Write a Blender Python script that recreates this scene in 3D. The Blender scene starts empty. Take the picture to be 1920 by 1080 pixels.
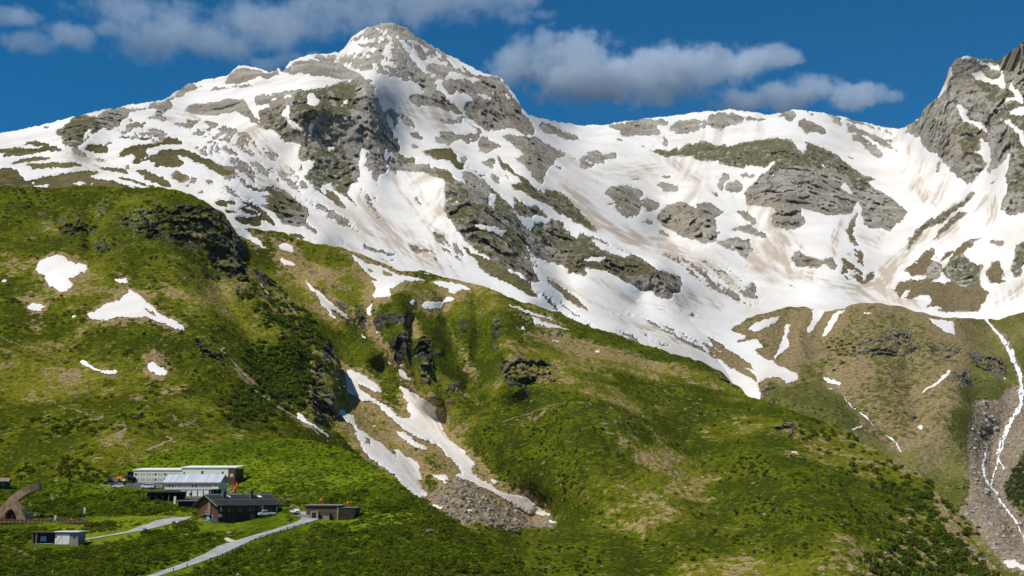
import bpy, bmesh, math, random
import numpy as np
from mathutils import Vector, Matrix

# ------------------------------------------------------------------ camera, sky, sun, exposure
SC = bpy.context.scene
COL = SC.collection
F_PX, CX, CY, Y_HOR = 2200.0, 960.0, 540.0, 912.0     # focal length and horizon in pixels of a 1920x1080 frame
PITCH = math.atan((Y_HOR - CY) / F_PX)
cam_d = bpy.data.cameras.new('camera')
cam_d.sensor_width = 36.0
cam_d.lens = 36.0 * F_PX / 1920.0
cam_d.clip_start = 1.0
cam_d.clip_end = 60000.0
cam = bpy.data.objects.new('camera', cam_d)
COL.objects.link(cam)
cam.rotation_euler = (math.pi / 2 + PITCH, 0, 0)
SC.camera = cam

SUN_EL, SUN_AZ = math.radians(57), math.radians(-122)   # azimuth measured from +Y (view direction) towards +X
sun_dir = Vector((math.sin(SUN_AZ) * math.cos(SUN_EL), math.cos(SUN_AZ) * math.cos(SUN_EL), math.sin(SUN_EL)))
world = bpy.data.worlds.new('World')
SC.world = world
world.use_nodes = True
wn, wl = world.node_tree.nodes, world.node_tree.links
bg = wn['Background']
sky = wn.new('ShaderNodeTexSky')
sky.sky_type = 'NISHITA'
sky.sun_disc = False
sky.sun_elevation = SUN_EL
sky.sun_rotation = SUN_AZ
sky.altitude = 2500
sky.air_density = 1.0
sky.dust_density = 0.0
sky.ozone_density = 6.0
hs = wn.new('ShaderNodeHueSaturation')
hs.inputs['Hue'].default_value = 0.491
hs.inputs['Saturation'].default_value = 1.9
hs.inputs['Value'].default_value = 1.0
wl.new(sky.outputs[0], hs.inputs['Color'])
wl.new(hs.outputs[0], bg.inputs['Color'])
bg.inputs['Strength'].default_value = 0.082
sun_d = bpy.data.lights.new('sun', 'SUN')
sun_d.energy = 5.0
sun_d.angle = math.radians(0.53)
sun_d.color = (1.0, 0.95, 0.87)
sun = bpy.data.objects.new('sun', sun_d)
COL.objects.link(sun)
sun.rotation_euler = sun_dir.to_track_quat('Z', 'Y').to_euler()
vs = SC.view_settings
vs.view_transform = 'Standard'
vs.look = 'None'
vs.exposure = 0.15
vs.gamma = 1.0
vs.use_curve_mapping = False

# ------------------------------------------------------------------ small maths
rng = np.random.default_rng(7)
CP, SP = math.cos(PITCH), math.sin(PITCH)

def unproject(px, py, Y):
    """world points on the sight lines through (px, py), at forward distance Y"""
    px, py, Y = np.asarray(px, float), np.asarray(py, float), np.asarray(Y, float)
    u, v = (px - CX) / F_PX, -(py - CY) / F_PX
    dy, dz = CP - v * SP, SP + v * CP
    return np.stack([u / dy * Y, Y + 0 * u, dz / dy * Y], -1)

def project(P):
    P = np.asarray(P, float)
    d = P[..., 1] * CP + P[..., 2] * SP
    v = -P[..., 1] * SP + P[..., 2] * CP
    return P[..., 0] / d * F_PX + CX, CY - v / d * F_PX

_perm = np.arange(256); np.random.default_rng(3).shuffle(_perm)
_perm = np.concatenate([_perm, _perm, _perm]).astype(np.int32)
_g = np.random.default_rng(5).normal(size=(256, 3)); _g /= np.linalg.norm(_g, axis=1)[:, None]
_g = _g.astype(np.float32)

def perlin(p):
    p = np.asarray(p, np.float32)
    i = np.floor(p).astype(np.int32); f = p - i
    i &= 255
    u = f * f * f * (f * (f * 6 - 15) + 10)
    out = 0
    for dx in (0, 1):
        wx = u[..., 0] if dx else 1 - u[..., 0]
        a = _perm[i[..., 0] + dx]
        for dy in (0, 1):
            wy = u[..., 1] if dy else 1 - u[..., 1]
            b = _perm[a + i[..., 1] + dy]
            for dz in (0, 1):
                wz = u[..., 2] if dz else 1 - u[..., 2]
                g = _g[_perm[b + i[..., 2] + dz]]
                d = g[..., 0] * (f[..., 0] - dx) + g[..., 1] * (f[..., 1] - dy) + g[..., 2] * (f[..., 2] - dz)
                out = out + wx * wy * wz * d
    return out * 1.5

def fbm(P, wlen, octv=5, gain=0.5, mode=0, off=0.0):
    """mode 0 plain, 1 ridged (0..1)"""
    s, a, t = 0, 1.0, 0.0
    q = np.asarray(P, np.float32) / wlen + off
    for k in range(octv):
        n = perlin(q)
        if mode == 1:
            n = 1 - 2 * np.abs(n)
        s = s + a * n; t += a
        a *= gain; q = q * 2.03 + 17.3
    return s / t

def facets(P, wlen, seed=0, steep=.9):
    """angular broken rock: every point takes the tilted plane of its nearest jittered cell"""
    q = np.asarray(P, np.float32) / wlen; base = np.floor(q).astype(np.int32); best = np.full(len(q), 9., np.float32); val = np.zeros(len(q), np.float32)
    for dx in (-1, 0, 1):
        for dy in (-1, 0, 1):
            for dz in (-1, 0, 1):
                c = base + np.array([dx, dy, dz], np.int32)
                h = _perm[(_perm[(_perm[(c[:, 0] + seed) & 255] + c[:, 1]) & 255] + c[:, 2]) & 255]
                s = c + .5 + _g[h] * .55; d = q - s; r = (d * d).sum(1)
                v = (d * _g[_perm[h + 7]]).sum(1) * steep + _g[_perm[h + 31], 0] * .35
                m = r < best; best[m] = r[m]; val[m] = v[m]
    return val

def sstep(a, b, x):
    t = np.clip((x - a) / (b - a), 0, 1)
    return t * t * (3 - 2 * t)

def blur(a, r):
    """three box blurs ~ gaussian"""
    if r < 1: return a
    for _ in range(2):
        for ax in (0, 1):
            pad = [(0, 0), (0, 0)]; pad[ax] = (r + 1, r)
            c = np.cumsum(np.pad(a, pad, mode='edge'), axis=ax, dtype=np.float64)
            n = a.shape[ax]
            hi = np.take(c, np.arange(2 * r + 1, 2 * r + 1 + n), axis=ax)
            lo = np.take(c, np.arange(0, n), axis=ax)
            a = ((hi - lo) / (2 * r + 1)).astype(np.float32)
    return a

# survey raster: x -220..2140, y -60..1220 , one cell per photo pixel
RX0, RY0, RW, RH = -220, -60, 2360, 1280

def fill(raster, pts, val, mode='set'):
    pts = np.asarray(pts, float)
    x0, y0 = np.floor(pts.min(0)).astype(int); x1, y1 = np.ceil(pts.max(0)).astype(int)
    x0, x1 = max(x0 - RX0, 0), min(x1 - RX0 + 1, RW); y0, y1 = max(y0 - RY0, 0), min(y1 - RY0 + 1, RH)
    if x1 <= x0 or y1 <= y0: return
    X = np.arange(x0, x1)[None, :] + RX0 + 0.5; Yc = np.arange(y0, y1)[:, None] + RY0 + 0.5
    ins = np.zeros((y1 - y0, x1 - x0), bool)
    a = pts; b = np.roll(pts, -1, 0)
    for (ax, ay), (bx, by) in zip(a, b):
        if ay == by: continue
        c = ((ay > Yc) != (by > Yc)) & (X < (bx - ax) * (Yc - ay) / (by - ay) + ax)
        ins ^= c
    sub = raster[y0:y1, x0:x1]
    sub[ins] = val

def stroke(raster, pts, w, val, streak=False):
    """thick polyline, width w px, soft: maximum"""
    pts = np.asarray(pts, float)
    x0, y0 = np.floor(pts.min(0) - 3 * w).astype(int); x1, y1 = np.ceil(pts.max(0) + 3 * w).astype(int)
    x0, x1 = max(x0 - RX0, 0), min(x1 - RX0 + 1, RW); y0, y1 = max(y0 - RY0, 0), min(y1 - RY0 + 1, RH)
    if x1 <= x0 or y1 <= y0: return
    X = np.arange(x0, x1)[None, :] + RX0; Yc = np.arange(y0, y1)[:, None] + RY0
    d = seg_dist(X + 0 * Yc, Yc + 0 * X, pts)
    if streak:                                   # long threads running with the line
        d2, al = seg_param(X + 0 * Yc, Yc + 0 * X, pts)
        nz = fbm(np.stack([d2 / 3.2, al / 42., 0 * al + pts[0, 0]], -1), 1., 3, .6)
        val = val * np.clip(.62 + 2.6 * nz, 0, 1.25)
    sub = raster[y0:y1, x0:x1]
    np.maximum(sub, val * np.exp(-(d / w) ** 2), out=sub)

def seg_dist(X, Y, pts):
    best = np.full(np.broadcast(X, Y).shape, 1e9, np.float32)
    for (ax, ay), (bx, by) in zip(pts[:-1], pts[1:]):
        vx, vy = bx - ax, by - ay
        t = np.clip(((X - ax) * vx + (Y - ay) * vy) / (vx * vx + vy * vy + 1e-9), 0, 1)
        best = np.minimum(best, np.hypot(X - ax - t * vx, Y - ay - t * vy))
    return best

def seg_param(X, Y, pts):
    best = np.full(np.broadcast(X, Y).shape, 1e9, np.float32); sd = best * 0; al = best * 0; L = 0.
    for (ax, ay), (bx, by) in zip(pts[:-1], pts[1:]):
        vx, vy = bx - ax, by - ay; n = math.hypot(vx, vy) + 1e-9
        t = np.clip(((X - ax) * vx + (Y - ay) * vy) / (n * n), 0, 1)
        d = np.hypot(X - ax - t * vx, Y - ay - t * vy); m = d < best
        best[m] = d[m]; sd[m] = (((X - ax) * vy - (Y - ay) * vx) / n)[m]; al[m] = (L + t * n)[m]; L += n
    return sd, al

def sample(r, x, y):
    fx = np.clip(np.asarray(x) - RX0, 0, RW - 1.001); fy = np.clip(np.asarray(y) - RY0, 0, RH - 1.001)
    i, j = fx.astype(int), fy.astype(int); a, b = fx - i, fy - j
    return (r[j, i] * (1 - a) * (1 - b) + r[j, i + 1] * a * (1 - b) + r[j + 1, i] * (1 - a) * b + r[j + 1, i + 1] * a * b)

class TPS:
    """smooth depth of a hillside from survey points (px, py, metres)"""
    def __init__(s, pts, lam=0.02):
        p = np.asarray(pts, float); s.c = p[:, :2] / 100; n = len(p)
        K = s.k(np.linalg.norm(s.c[:, None] - s.c[None], axis=2)) + lam * np.eye(n)
        Q = np.c_[np.ones(n), s.c]
        A = np.block([[K, Q], [Q.T, np.zeros((3, 3))]])
        s.w = np.linalg.solve(A, np.r_[np.log(p[:, 2]), 0, 0, 0])
    @staticmethod
    def k(r): return r * r * np.log(r + 1e-6)
    def __call__(s, x, y):
        x, y = np.broadcast_arrays(np.asarray(x, float), np.asarray(y, float))
        q = np.c_[x.ravel(), y.ravel()] / 100; out = np.empty(len(q))
        for a in range(0, len(q), 60000):
            b = q[a:a + 60000]
            r = np.sqrt((b[:, None, 0] - s.c[None, :, 0]) ** 2 + (b[:, None, 1] - s.c[None, :, 1]) ** 2)
            out[a:a + 60000] = s.k(r) @ s.w[:-3] + s.w[-3] + b @ s.w[-2:]
        return np.exp(out).reshape(x.shape)

# ------------------------------------------------------------------ object helpers
def props(o, label=None, cat=None, group=None, kind=None):
    if label: o['label'] = label
    if cat: o['category'] = cat
    if group: o['group'] = group
    if kind: o['kind'] = kind
    return o

def mesh_np(name, V, Fq, mat, smooth=True, attrs=None, parent=None):
    """mesh object from numpy arrays; Fq (n,3) or (n,4)"""
    me = bpy.data.meshes.new(name)
    V = np.asarray(V, np.float32); Fq = np.asarray(Fq, np.int32); n, k = Fq.shape
    me.vertices.add(len(V)); me.vertices.foreach_set('co', V.ravel())
    me.loops.add(n * k); me.loops.foreach_set('vertex_index', Fq.ravel())
    me.polygons.add(n)
    me.polygons.foreach_set('loop_start', np.arange(0, n * k, k, dtype=np.int32))
    if smooth: me.polygons.foreach_set('use_smooth', np.ones(n, bool))
    for a, d in (attrs or {}).items():
        at = me.attributes.new(a, 'FLOAT', 'POINT'); at.data.foreach_set('value', np.asarray(d, np.float32))
    me.update(calc_edges=True)
    me.materials.append(mat)
    o = bpy.data.objects.new(name, me); COL.objects.link(o)
    if parent: o.parent = parent
    return o

# ------------------------------------------------------------------ node helpers
class NT:
    def __init__(s, name):
        s.m = bpy.data.materials.new(name); s.m.use_nodes = True
        s.n, s.l = s.m.node_tree.nodes, s.m.node_tree.links
        s.b = s.n['Principled BSDF']; s.out = s.n['Material Output']
        s.b.inputs['Specular IOR Level'].default_value = 0.25
    def put(s, sock, v):
        if isinstance(v, (int, float)): sock.default_value = v
        elif isinstance(v, (tuple, list)):
            sock.default_value = (*v, 1) if len(v) == 3 and sock.type == 'RGBA' else v
        else: s.l.new(v, sock)
    def attr(s, nm):
        n = s.n.new('ShaderNodeAttribute'); n.attribute_name = nm; return n.outputs['Fac']
    def pos(s):
        return s.n.new('ShaderNodeNewGeometry').outputs['Position']
    def obj(s):
        return s.n.new('ShaderNodeTexCoord').outputs['Object']
    def scale(s, v, xyz):
        n = s.n.new('ShaderNodeMapping'); n.inputs['Scale'].default_value = xyz; s.l.new(v, n.inputs['Vector']); return n.outputs[0]
    def noise(s, v, sc, det=4, rough=.55, dist=0, out='Fac'):
        n = s.n.new('ShaderNodeTexNoise'); s.l.new(v, n.inputs['Vector'])
        n.inputs['Scale'].default_value = sc; n.inputs['Detail'].default_value = det
        n.inputs['Roughness'].default_value = rough; n.inputs['Distortion'].default_value = dist
        return n.outputs[out]
    def voro(s, v, sc, feat='F1', out='Distance', rnd=1):
        n = s.n.new('ShaderNodeTexVoronoi'); n.feature = feat; s.l.new(v, n.inputs['Vector'])
        n.inputs['Scale'].default_value = sc; n.inputs['Randomness'].default_value = rnd
        return n.outputs[out]
    def math(s, op, a, b=0.0, clamp=False):
        n = s.n.new('ShaderNodeMath'); n.operation = op; n.use_clamp = clamp
        s.put(n.inputs[0], a); s.put(n.inputs[1], b); return n.outputs[0]
    def ramp(s, v, lo, hi, smooth=True):
        n = s.n.new('ShaderNodeMapRange'); n.interpolation_type = 'SMOOTHSTEP' if smooth else 'LINEAR'
        s.put(n.inputs['Value'], v); n.inputs['From Min'].default_value = lo; n.inputs['From Max'].default_value = hi
        return n.outputs['Result']
    def mix(s, f, a, b, blend='MIX'):
        n = s.n.new('ShaderNodeMix'); n.data_type = 'RGBA'; n.blend_type = blend
        s.put(n.inputs['Factor'], f); s.put(n.inputs[6], a); s.put(n.inputs[7], b); return n.outputs[2]
    def bump(s, h, dist, strength=1.0, normal=None):
        n = s.n.new('ShaderNodeBump'); n.inputs['Distance'].default_value = dist; n.inputs['Strength'].default_value = strength
        s.l.new(h, n.inputs['Height'])
        if normal is not None: s.l.new(normal, n.inputs['Normal'])
        return n.outputs[0]
    def done(s, col, rough=.8, normal=None, **kw):
        s.put(s.b.inputs['Base Color'], col); s.put(s.b.inputs['Roughness'], rough)
        if normal is not None: s.l.new(normal, s.b.inputs['Normal'])
        for k, v in kw.items(): s.put(s.b.inputs[k.replace('_', ' ')], v)
        return s.m
# ------------------------------------------------------------------ survey of the ground cover (traced outlines, sheet letter gives origin and scale)
SHEETS = {'A': (0, 180, 4), 'B': (300, 90, 4), 'C': (620, 30, 4), 'D': (300, 300, 4), 'E': (660, 260, 4), 'F': (960, 200, 4),
          'G': (1300, 190, 4), 'H': (1600, 60, 3.6), 'I': (1440, 360, 4), 'J': (1000, 420, 4), 'K': (700, 450, 4), 'M': (440, 420, 4),
          'N': (560, 660, 3.272), 'O': (0, 480, 2.919), 'P': (1320, 540, 2), 'Z': (0, 0, 1)}
# kind letter: R rock, G mossy rock, T turf, B brown turf, S snow, C scree, U shrubs; number after it = how densely it is covered (percent)
S_L4 = '''
A R 40 | 880,260 1200,250 1300,330 1200,360 950,310
A R 42 | 1420,360 1700,380 1900,520 1920,700 1700,650 1560,480
A R 36 | 1480,600 1700,680 1900,800 1700,760
D R 40 | 420,0 760,20 1000,120 1160,240 1000,220 760,120 540,60
D R 38 | 960,260 1240,330 1440,470 1500,560 1300,470 1060,330
E R 38 | 60,360 180,430 230,620 120,560
E R 40 | 560,640 760,780 900,900 760,860 620,760
C R 45 | 330,100 470,130 560,240 700,330 640,360 480,240 380,200
B R 45 | 380,600 760,720 880,860 700,830 460,700
A R | 0,290 110,262 60,285 0,305
A R | 320,245 345,230 380,222 345,245
A G | 415,300 425,260 470,235 520,195 560,155 640,135 730,165 740,150 800,112 850,105 960,92 1060,95 1080,110 970,125 960,160 900,215 880,240 810,265 800,240 740,260 700,290 650,340 590,385 545,390 495,385 480,340 460,310
A R | 730,165 740,150 800,112 850,105 960,92 1060,95 1080,110 970,125 960,160 900,215 880,240 810,265 800,240 760,240 735,200
A S | 650,285 670,250 695,250 690,280 650,330 620,350
A R | 1060,105 1130,65 1280,45 1300,100 1250,105 1220,150 1255,175 1245,195 1140,175 1110,165 1190,130 1190,105 1130,105
A R | 950,195 985,175 1005,190 970,200
A R | 950,235 1000,205 1100,195 1090,240 1000,250 960,265
A T | 880,320 930,308 1000,312 1030,325 960,320
A T | 1030,330 1090,318 1140,325 1080,340
A T | 640,400 680,372 760,370 800,385 800,420 740,435 700,415 660,410
A T | 740,365 860,360 800,372
A T | 890,465 910,430 980,385 1050,375 1150,365 1220,345 1250,318 1340,318 1385,370 1290,365 1180,375 1100,405 1115,440 1060,480 1010,510 985,515 1010,480 990,440 930,455
A T | 1010,515 1090,470 1150,440 1220,415 1320,410 1400,405 1470,440 1560,480 1640,520 1720,560 1830,610 1750,585 1670,600 1590,560 1540,520 1430,500 1380,455 1330,440 1340,470 1400,510 1330,545 1230,535 1165,535 1175,505 1110,490
A S | 1370,450 1440,480 1460,490 1410,505
A B | 1275,605 1340,560 1370,580 1425,630 1360,660
A B | 1430,620 1490,620 1475,660 1430,655
A B | 1510,635 1580,630 1570,655
A R | 1400,680 1440,676 1420,692
A B | 1490,725 1530,712 1530,735 1500,742
A R 55 | 1280,220 1400,195 1470,175 1570,175 1620,195 1700,230 1780,270 1880,310 1920,340 1920,400 1880,390 1840,340 1760,320 1700,350 1560,330 1440,300 1420,250 1330,235
A R 70 | 1430,200 1560,180 1600,230 1560,290 1470,260
A R | 1500,410 1570,430 1570,455 1520,445
A R 70 | 1710,420 1770,430 1800,490 1750,465
A T | 175,375 260,345 400,360 380,370 340,380 250,380 260,365
A T | 20,475 40,440 150,400 330,385 420,375 470,400 450,415 330,425 220,445 100,460
A T | 0,412 150,392 170,400 60,425 0,438
A T | 80,510 150,480 260,462 410,472 330,485 200,500 110,515
A T | 200,520 300,505 450,500 600,520 625,535 480,540 350,550 270,555
A R | 520,400 580,395 640,430 670,470 620,455 550,430
A R | 680,455 770,485 860,520 760,500
A T | 745,545 820,540 940,560 995,600 920,580 820,570
A R | 940,540 955,525 980,532 985,560 945,560
A T | 1000,560 1090,560 1190,600 1250,640 1315,695 1200,665 1110,640 1060,620 1100,615
A T | -900,560 0,545 60,545 130,560 170,600 200,640 330,620 400,600 490,590 600,570 740,572 680,610 700,625 850,640 930,670 1090,700 1060,740 1110,725 1250,730 1380,755 1420,800 1420,900 -900,900
A T | 840,612 940,618 1050,650 1190,690 1310,735 1180,705 1060,670 960,640
A S | 190,670 290,650 260,670
A S | 205,695 330,670 390,678 300,700 220,705
A S | 505,660 600,652 660,660 570,680
A S | 670,665 730,660 690,674
A S | 940,685 1000,692 1020,708 980,700
B R 65 | 20,410 60,390 110,350 160,300 220,270 260,275 320,290 300,305 210,330 180,360 110,380 60,410
B R | 490,270 510,215 590,155 650,148 760,175 820,190 800,210 700,240 640,260 560,272
B R | 760,235 800,200 860,175 880,150 905,185 900,215 850,215 800,240
B R | 910,170 970,130 1040,95 1110,95 1200,110 1320,120 1420,160 1500,200 1560,245 1480,235 1350,235 1270,225 1130,205 1040,195 990,200 930,190
B S | 970,155 1000,155 990,168
B R 50 | 1110,60 1320,55 1500,40 1600,20 1760,0 1920,0 1920,260 1830,240 1700,210 1600,190 1500,170 1400,130 1250,110
B R | 370,325 430,300 560,290 660,280 750,290 800,305 680,292 560,305 470,315 400,328
B R | 185,450 280,425 400,420 470,395 570,385 640,395 670,440 700,490 740,530 750,585 700,570 640,515 570,480 480,495 400,515 300,500 240,490 195,480
B R | 0,410 70,405 100,465 40,460 0,455
B R | 0,500 50,530 45,550 0,550
B G | 705,385 740,355 850,350 980,320 1040,310 1130,320 1260,290 1320,265 1500,255 1550,260 1600,300 1610,350 1650,440 1700,500 1720,560 1740,620 1760,690 1800,740 1790,790 1830,830 1900,820 1920,830 1920,930 1840,925 1800,900 1780,950 1740,930 1700,880 1690,930 1640,925 1640,990 1620,1000 1590,950 1550,890 1500,850 1490,960 1480,1010 1430,1020 1430,1080 1300,1080 1290,980 1230,1010 1200,1045 1130,1030 1080,980 1070,930 1040,920 1060,860 1040,820 1055,760 1075,735 1040,715 920,700 900,670 850,620 790,615 750,590 760,520 740,440 720,400
B R | 1480,260 1550,260 1600,300 1610,350 1650,440 1700,500 1720,560 1740,620 1760,690 1800,740 1790,790 1760,830 1690,740 1640,925 1590,950 1550,890 1500,800 1470,840 1380,780 1360,680 1440,560 1480,420
B R | 705,385 740,355 850,350 980,320 1040,310 1000,400 900,460 800,560 760,600 750,560 740,440
B R | 1260,330 1310,320 1320,440 1270,430
B S | 900,360 1000,360 1000,378 940,375
B S | 845,385 890,378 885,395 850,398
B S | 1105,345 1150,345 1160,380 1200,385 1190,420 1150,440 1105,415
B S | 735,435 840,435 840,450 750,470
B S | 925,490 960,440 985,430 980,480 990,540 1040,580 1080,620 1000,605 970,570 970,545 930,510
B S | 1110,600 1140,570 1160,565 1150,640 1150,680
B S | 1035,395 1055,390 1055,440 1040,445
B S | 1385,400 1410,390 1415,415 1390,420
B S | 1350,435 1385,430 1370,445
B S | 1090,680 1130,690 1140,710
B S | 1260,760 1305,745 1300,775 1270,785
B S | 1500,740 1600,800 1540,790 1550,860 1490,880
B S | 1690,740 1770,830 1720,820 1700,870 1680,840
B S | 1060,860 1160,845 1150,910 1110,930 1100,970 1080,960
B S | 1335,880 1390,885 1370,900
B R | 1690,460 1740,460 1800,500 1800,580 1760,580 1750,540 1700,500
B R | 1820,500 1880,540 1910,600 1860,590 1850,545
B R 60 | 80,580 200,550 260,540 370,540 440,570 540,600 640,640 740,710 750,740 690,740 640,700 560,690 480,700 380,690 330,660 240,620 220,590
B R | 1870,370 1920,360 1920,430 1870,400
B R 75 | 510,780 580,790 600,850 550,840
B R | 300,770 370,790 370,815 310,800
B R 70 | 750,880 850,940 830,950 790,910
B R 70 | 955,880 1000,890 1010,930 960,900
B R 45 | 600,850 700,880 740,910 690,915 640,880
B R 45 | 250,680 400,700 520,760 480,790 360,740
B R 38 | 820,770 900,810 880,830
C R | 350,70 400,48 480,42 560,62 600,95 640,140 700,180 760,230 820,255 880,285 910,325 870,305 800,280 720,240 660,205 640,180 560,185 480,150 420,120 370,100 330,85
C R 75 | 40,280 100,230 200,160 300,80 350,60 320,105 230,175 150,215 70,275
C R 50 | 270,90 420,110 480,160 560,180 520,195 450,170 400,260 350,230 330,180 250,190
C R 70 | 200,215 340,195 400,235 330,245 230,235
C R 58 | 0,300 200,295 340,255 430,260 490,330 560,380 640,400 700,450 800,560 810,600 720,575 660,520 560,490 420,450 330,440 260,400 180,380 60,350
C R | 0,355 80,380 180,430 330,490 300,510 150,480 50,470 0,470
C R 78 | 500,340 600,370 700,420 790,480 800,560 870,600 900,640 860,650 760,600 670,560 640,500 540,400
C R 82 | 710,390 760,355 830,370 930,380 1000,410 1060,440 1150,450 1140,470 1040,470 960,430 900,430 850,480 800,490 760,440 720,420
C R 42 | 480,190 560,180 700,240 840,300 1000,380 1060,430 960,420 800,340 640,330 540,290
C R | 790,320 830,320 860,335 800,335
C R | 690,290 740,280 790,290 770,300 700,300
C R 92 | 880,470 1000,480 1080,510 1140,460 1220,450 1280,470 1320,530 1350,580 1390,640 1440,700 1470,770 1490,830 1520,880 1520,900 1440,890 1380,850 1310,850 1250,860 1170,870 1120,830 1060,780 1020,760 1000,700 1030,650 1060,620 1000,590 960,570 900,600 850,560 830,520
C S | 820,550 870,565 890,610 840,590
C S | 900,650 950,620 980,580 1060,600 1060,640 990,660 960,690 920,670
C S | 1075,580 1180,600 1210,630 1130,620
C S | 1180,550 1250,590 1230,597
C S | 1320,590 1350,600 1370,640 1330,620
C S | 980,650 1020,700 1000,695
C R | 585,620 630,590 740,590 850,620 910,660 990,740 940,740 840,700 760,680 680,680 620,670
C R | 830,785 930,780 990,760 1000,790 960,815 850,810
C R | 1000,760 1060,800 1120,860 1150,900 1120,882 1050,812 990,770
C R | 795,920 830,875 920,880 1010,890 1120,880 1125,910 1080,950 1040,970 980,945 920,950 890,980 810,950
C R | 1100,960 1130,910 1160,905 1200,940 1270,970 1300,1000 1230,1000 1180,1040 1110,1020
C R | 585,880 640,870 700,920 690,945 630,915
C R | 410,705 480,710 520,740 510,820 480,830 450,760
C R | 530,750 610,790 630,850 580,830
C R | 600,985 630,970 670,990 640,1005
C R 92 | 1290,905 1340,890 1440,920 1540,910 1600,960 1680,1000 1770,1040 1700,1060 1690,1080 1480,1080 1440,1040 1390,990 1340,940
C R 88 | 1545,825 1600,805 1680,830 1740,870 1850,900 1860,930 1760,935 1700,890 1640,880 1570,860
C R 50 | 1600,920 1640,930 1640,960
C G | 700,1015 800,1000 910,995 950,1080 790,1080 720,1040
D T | 390,320 450,305 540,315 600,340 500,335 520,360 460,350
D T | 480,385 540,382 580,400 520,410
D T 85 | 610,310 680,325 740,360 790,400 880,500 880,515 800,470 740,460 700,430 760,420 720,390 650,360
D T | 585,370 620,358 700,390 740,400 730,425 650,405
D T | 560,450 610,433 720,440 770,490 720,500 600,485
D G | 740,180 790,200 870,205 940,240 1000,290 1060,340 1110,370 1105,440 1120,490 1050,505 980,490 930,485 900,440 860,405 790,365 750,345 830,340 780,280 830,270 810,245 720,240 640,210 610,190 640,185 760,220 800,220
D R | 930,380 1040,370 1105,400 1110,470 1050,505 980,490 930,460
D R | 1030,450 1100,480 1150,510 1190,565 1140,545 1080,490
D R 60 | 960,200 1000,200 1080,260 1100,290 1060,270 1020,230
D R 45 | 960,60 1100,150 1200,240 1140,240 1040,180
D G | 1080,130 1240,0 1490,0 1480,150 1420,180 1420,260 1500,380 1460,350 1400,280 1340,255 1290,210 1290,160 1240,190 1200,205 1130,190
D B | 1150,210 1230,200 1310,260 1350,300 1400,370 1340,360 1290,310 1240,285 1200,240
D S | 1200,220 1240,210 1265,270 1235,260
D R 60 | 1260,350 1310,380 1400,440 1440,500 1380,460 1300,400
D R | 1180,345 1200,355 1190,375
D R | 1450,440 1480,455 1460,467
D R | 1580,270 1610,310 1595,302
D R | 1560,40 1640,100 1640,170 1600,150 1580,90
D R | 1610,175 1635,200 1618,200
D R | 640,280 700,300 680,307
D R 60 | 315,150 380,150 370,170
D T | 965,565 1050,565 1115,605 1040,595
D R | 840,525 920,545 890,545
D R 60 | 1340,590 1400,605 1370,612
D R 60 | 1340,620 1400,632 1370,640
D R 60 | 1500,640 1620,670 1760,710 1740,730 1620,695 1540,670
D G 60 | 1640,740 1800,770 1700,770
E G | 690,400 720,330 800,320 850,350 880,330 960,330 1010,340 1060,390 1120,430 1180,500 1240,580 1270,640 1330,700 1300,760 1320,850 1350,950 1400,1060 1420,1080 1330,1080 1270,1020 1200,990 1100,950 1020,890 930,840 880,790 820,740 780,660 740,610 700,590 690,540 710,480
E R | 830,360 880,330 960,330 1010,340 1040,400 1010,480 930,480 870,430
E R | 950,600 1060,570 1160,620 1180,680 1040,660 940,640
E R | 1290,760 1330,860 1360,960 1370,1020 1300,1020 1280,900
E R | 980,800 1030,790 1040,870 1000,870
E S | 1015,435 1085,430 1070,490 1080,550 1050,510 1015,480
E S | 925,650 980,640 1040,665 1110,680 1165,690 1150,715 1090,725 1020,685 960,680
E T | 800,780 900,850 1000,900 1100,950 1200,1000 1290,1060 1320,1080 1400,1200 1300,1160 1150,1080 1050,1030 970,950 900,880 830,820
E B | 920,920 1000,960 1060,1030 1040,1030 970,980
E R | 100,210 140,130 230,130 250,200 270,260 210,270 190,330 150,270
E R | 0,0 360,0 340,70 310,60 250,80 240,110 150,120 130,90 60,70 60,140 40,200 20,190 50,330 0,340
E R | 270,170 330,140 370,180 480,200 580,200 600,230 700,250 760,290 810,320 720,330 640,300 560,260 440,250 340,240 330,270 290,230
E B | 600,210 700,230 770,290 800,340 740,340 640,280
E T | 545,100 600,85 740,75 780,120 800,170 850,200 830,240 780,230 740,170 640,160 600,120
E R 80 | 800,140 850,130 880,170 840,190
E R | 630,10 720,0 950,0 880,50 840,20 750,30 740,50 640,30
E R | 935,50 960,20 1000,0 1110,50 1100,80 1040,80 1010,110 950,100
E R 75 | 940,160 1000,170 1060,140 1080,180 1060,230 1000,210
E R | 1040,260 1100,290 1135,330 1110,345 1040,310
E G | 1090,110 1120,170 1180,200 1240,260 1300,290 1330,330 1380,380 1460,420 1500,460 1540,530 1580,580 1540,560 1480,500 1400,470 1340,440 1310,400 1250,400 1210,380 1230,340 1280,330 1200,270 1120,220 1090,160
E R | 830,260 900,250 960,290 1000,330 1010,400 990,440 930,470 880,440 860,390 840,310
E G | 1440,380 1520,390 1600,430 1650,480 1680,540 1740,600 1800,660 1840,720 1760,660 1700,620 1600,590 1540,500 1470,440
E G | 1220,440 1290,500 1400,520 1450,560 1480,600 1390,580 1320,590 1260,580 1210,520
E G | 1310,730 1400,640 1500,610 1560,620 1620,690 1710,760 1770,740 1830,800 1920,870 1920,880 1800,900 1740,930 1920,930 1920,1000 1840,990 1760,980 1730,1030 1690,1030 1680,960 1640,1020 1600,960 1480,930 1400,910 1330,860 1310,800
E R | 1310,760 1400,700 1480,720 1440,860 1400,910 1330,860
E S | 1345,590 1430,590 1490,610 1480,650 1420,620
E S | 1580,610 1640,670 1710,720 1700,760 1640,720
E G 40 | 860,200 960,260 1060,240 1220,300 1200,340 1100,250 960,300
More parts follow.
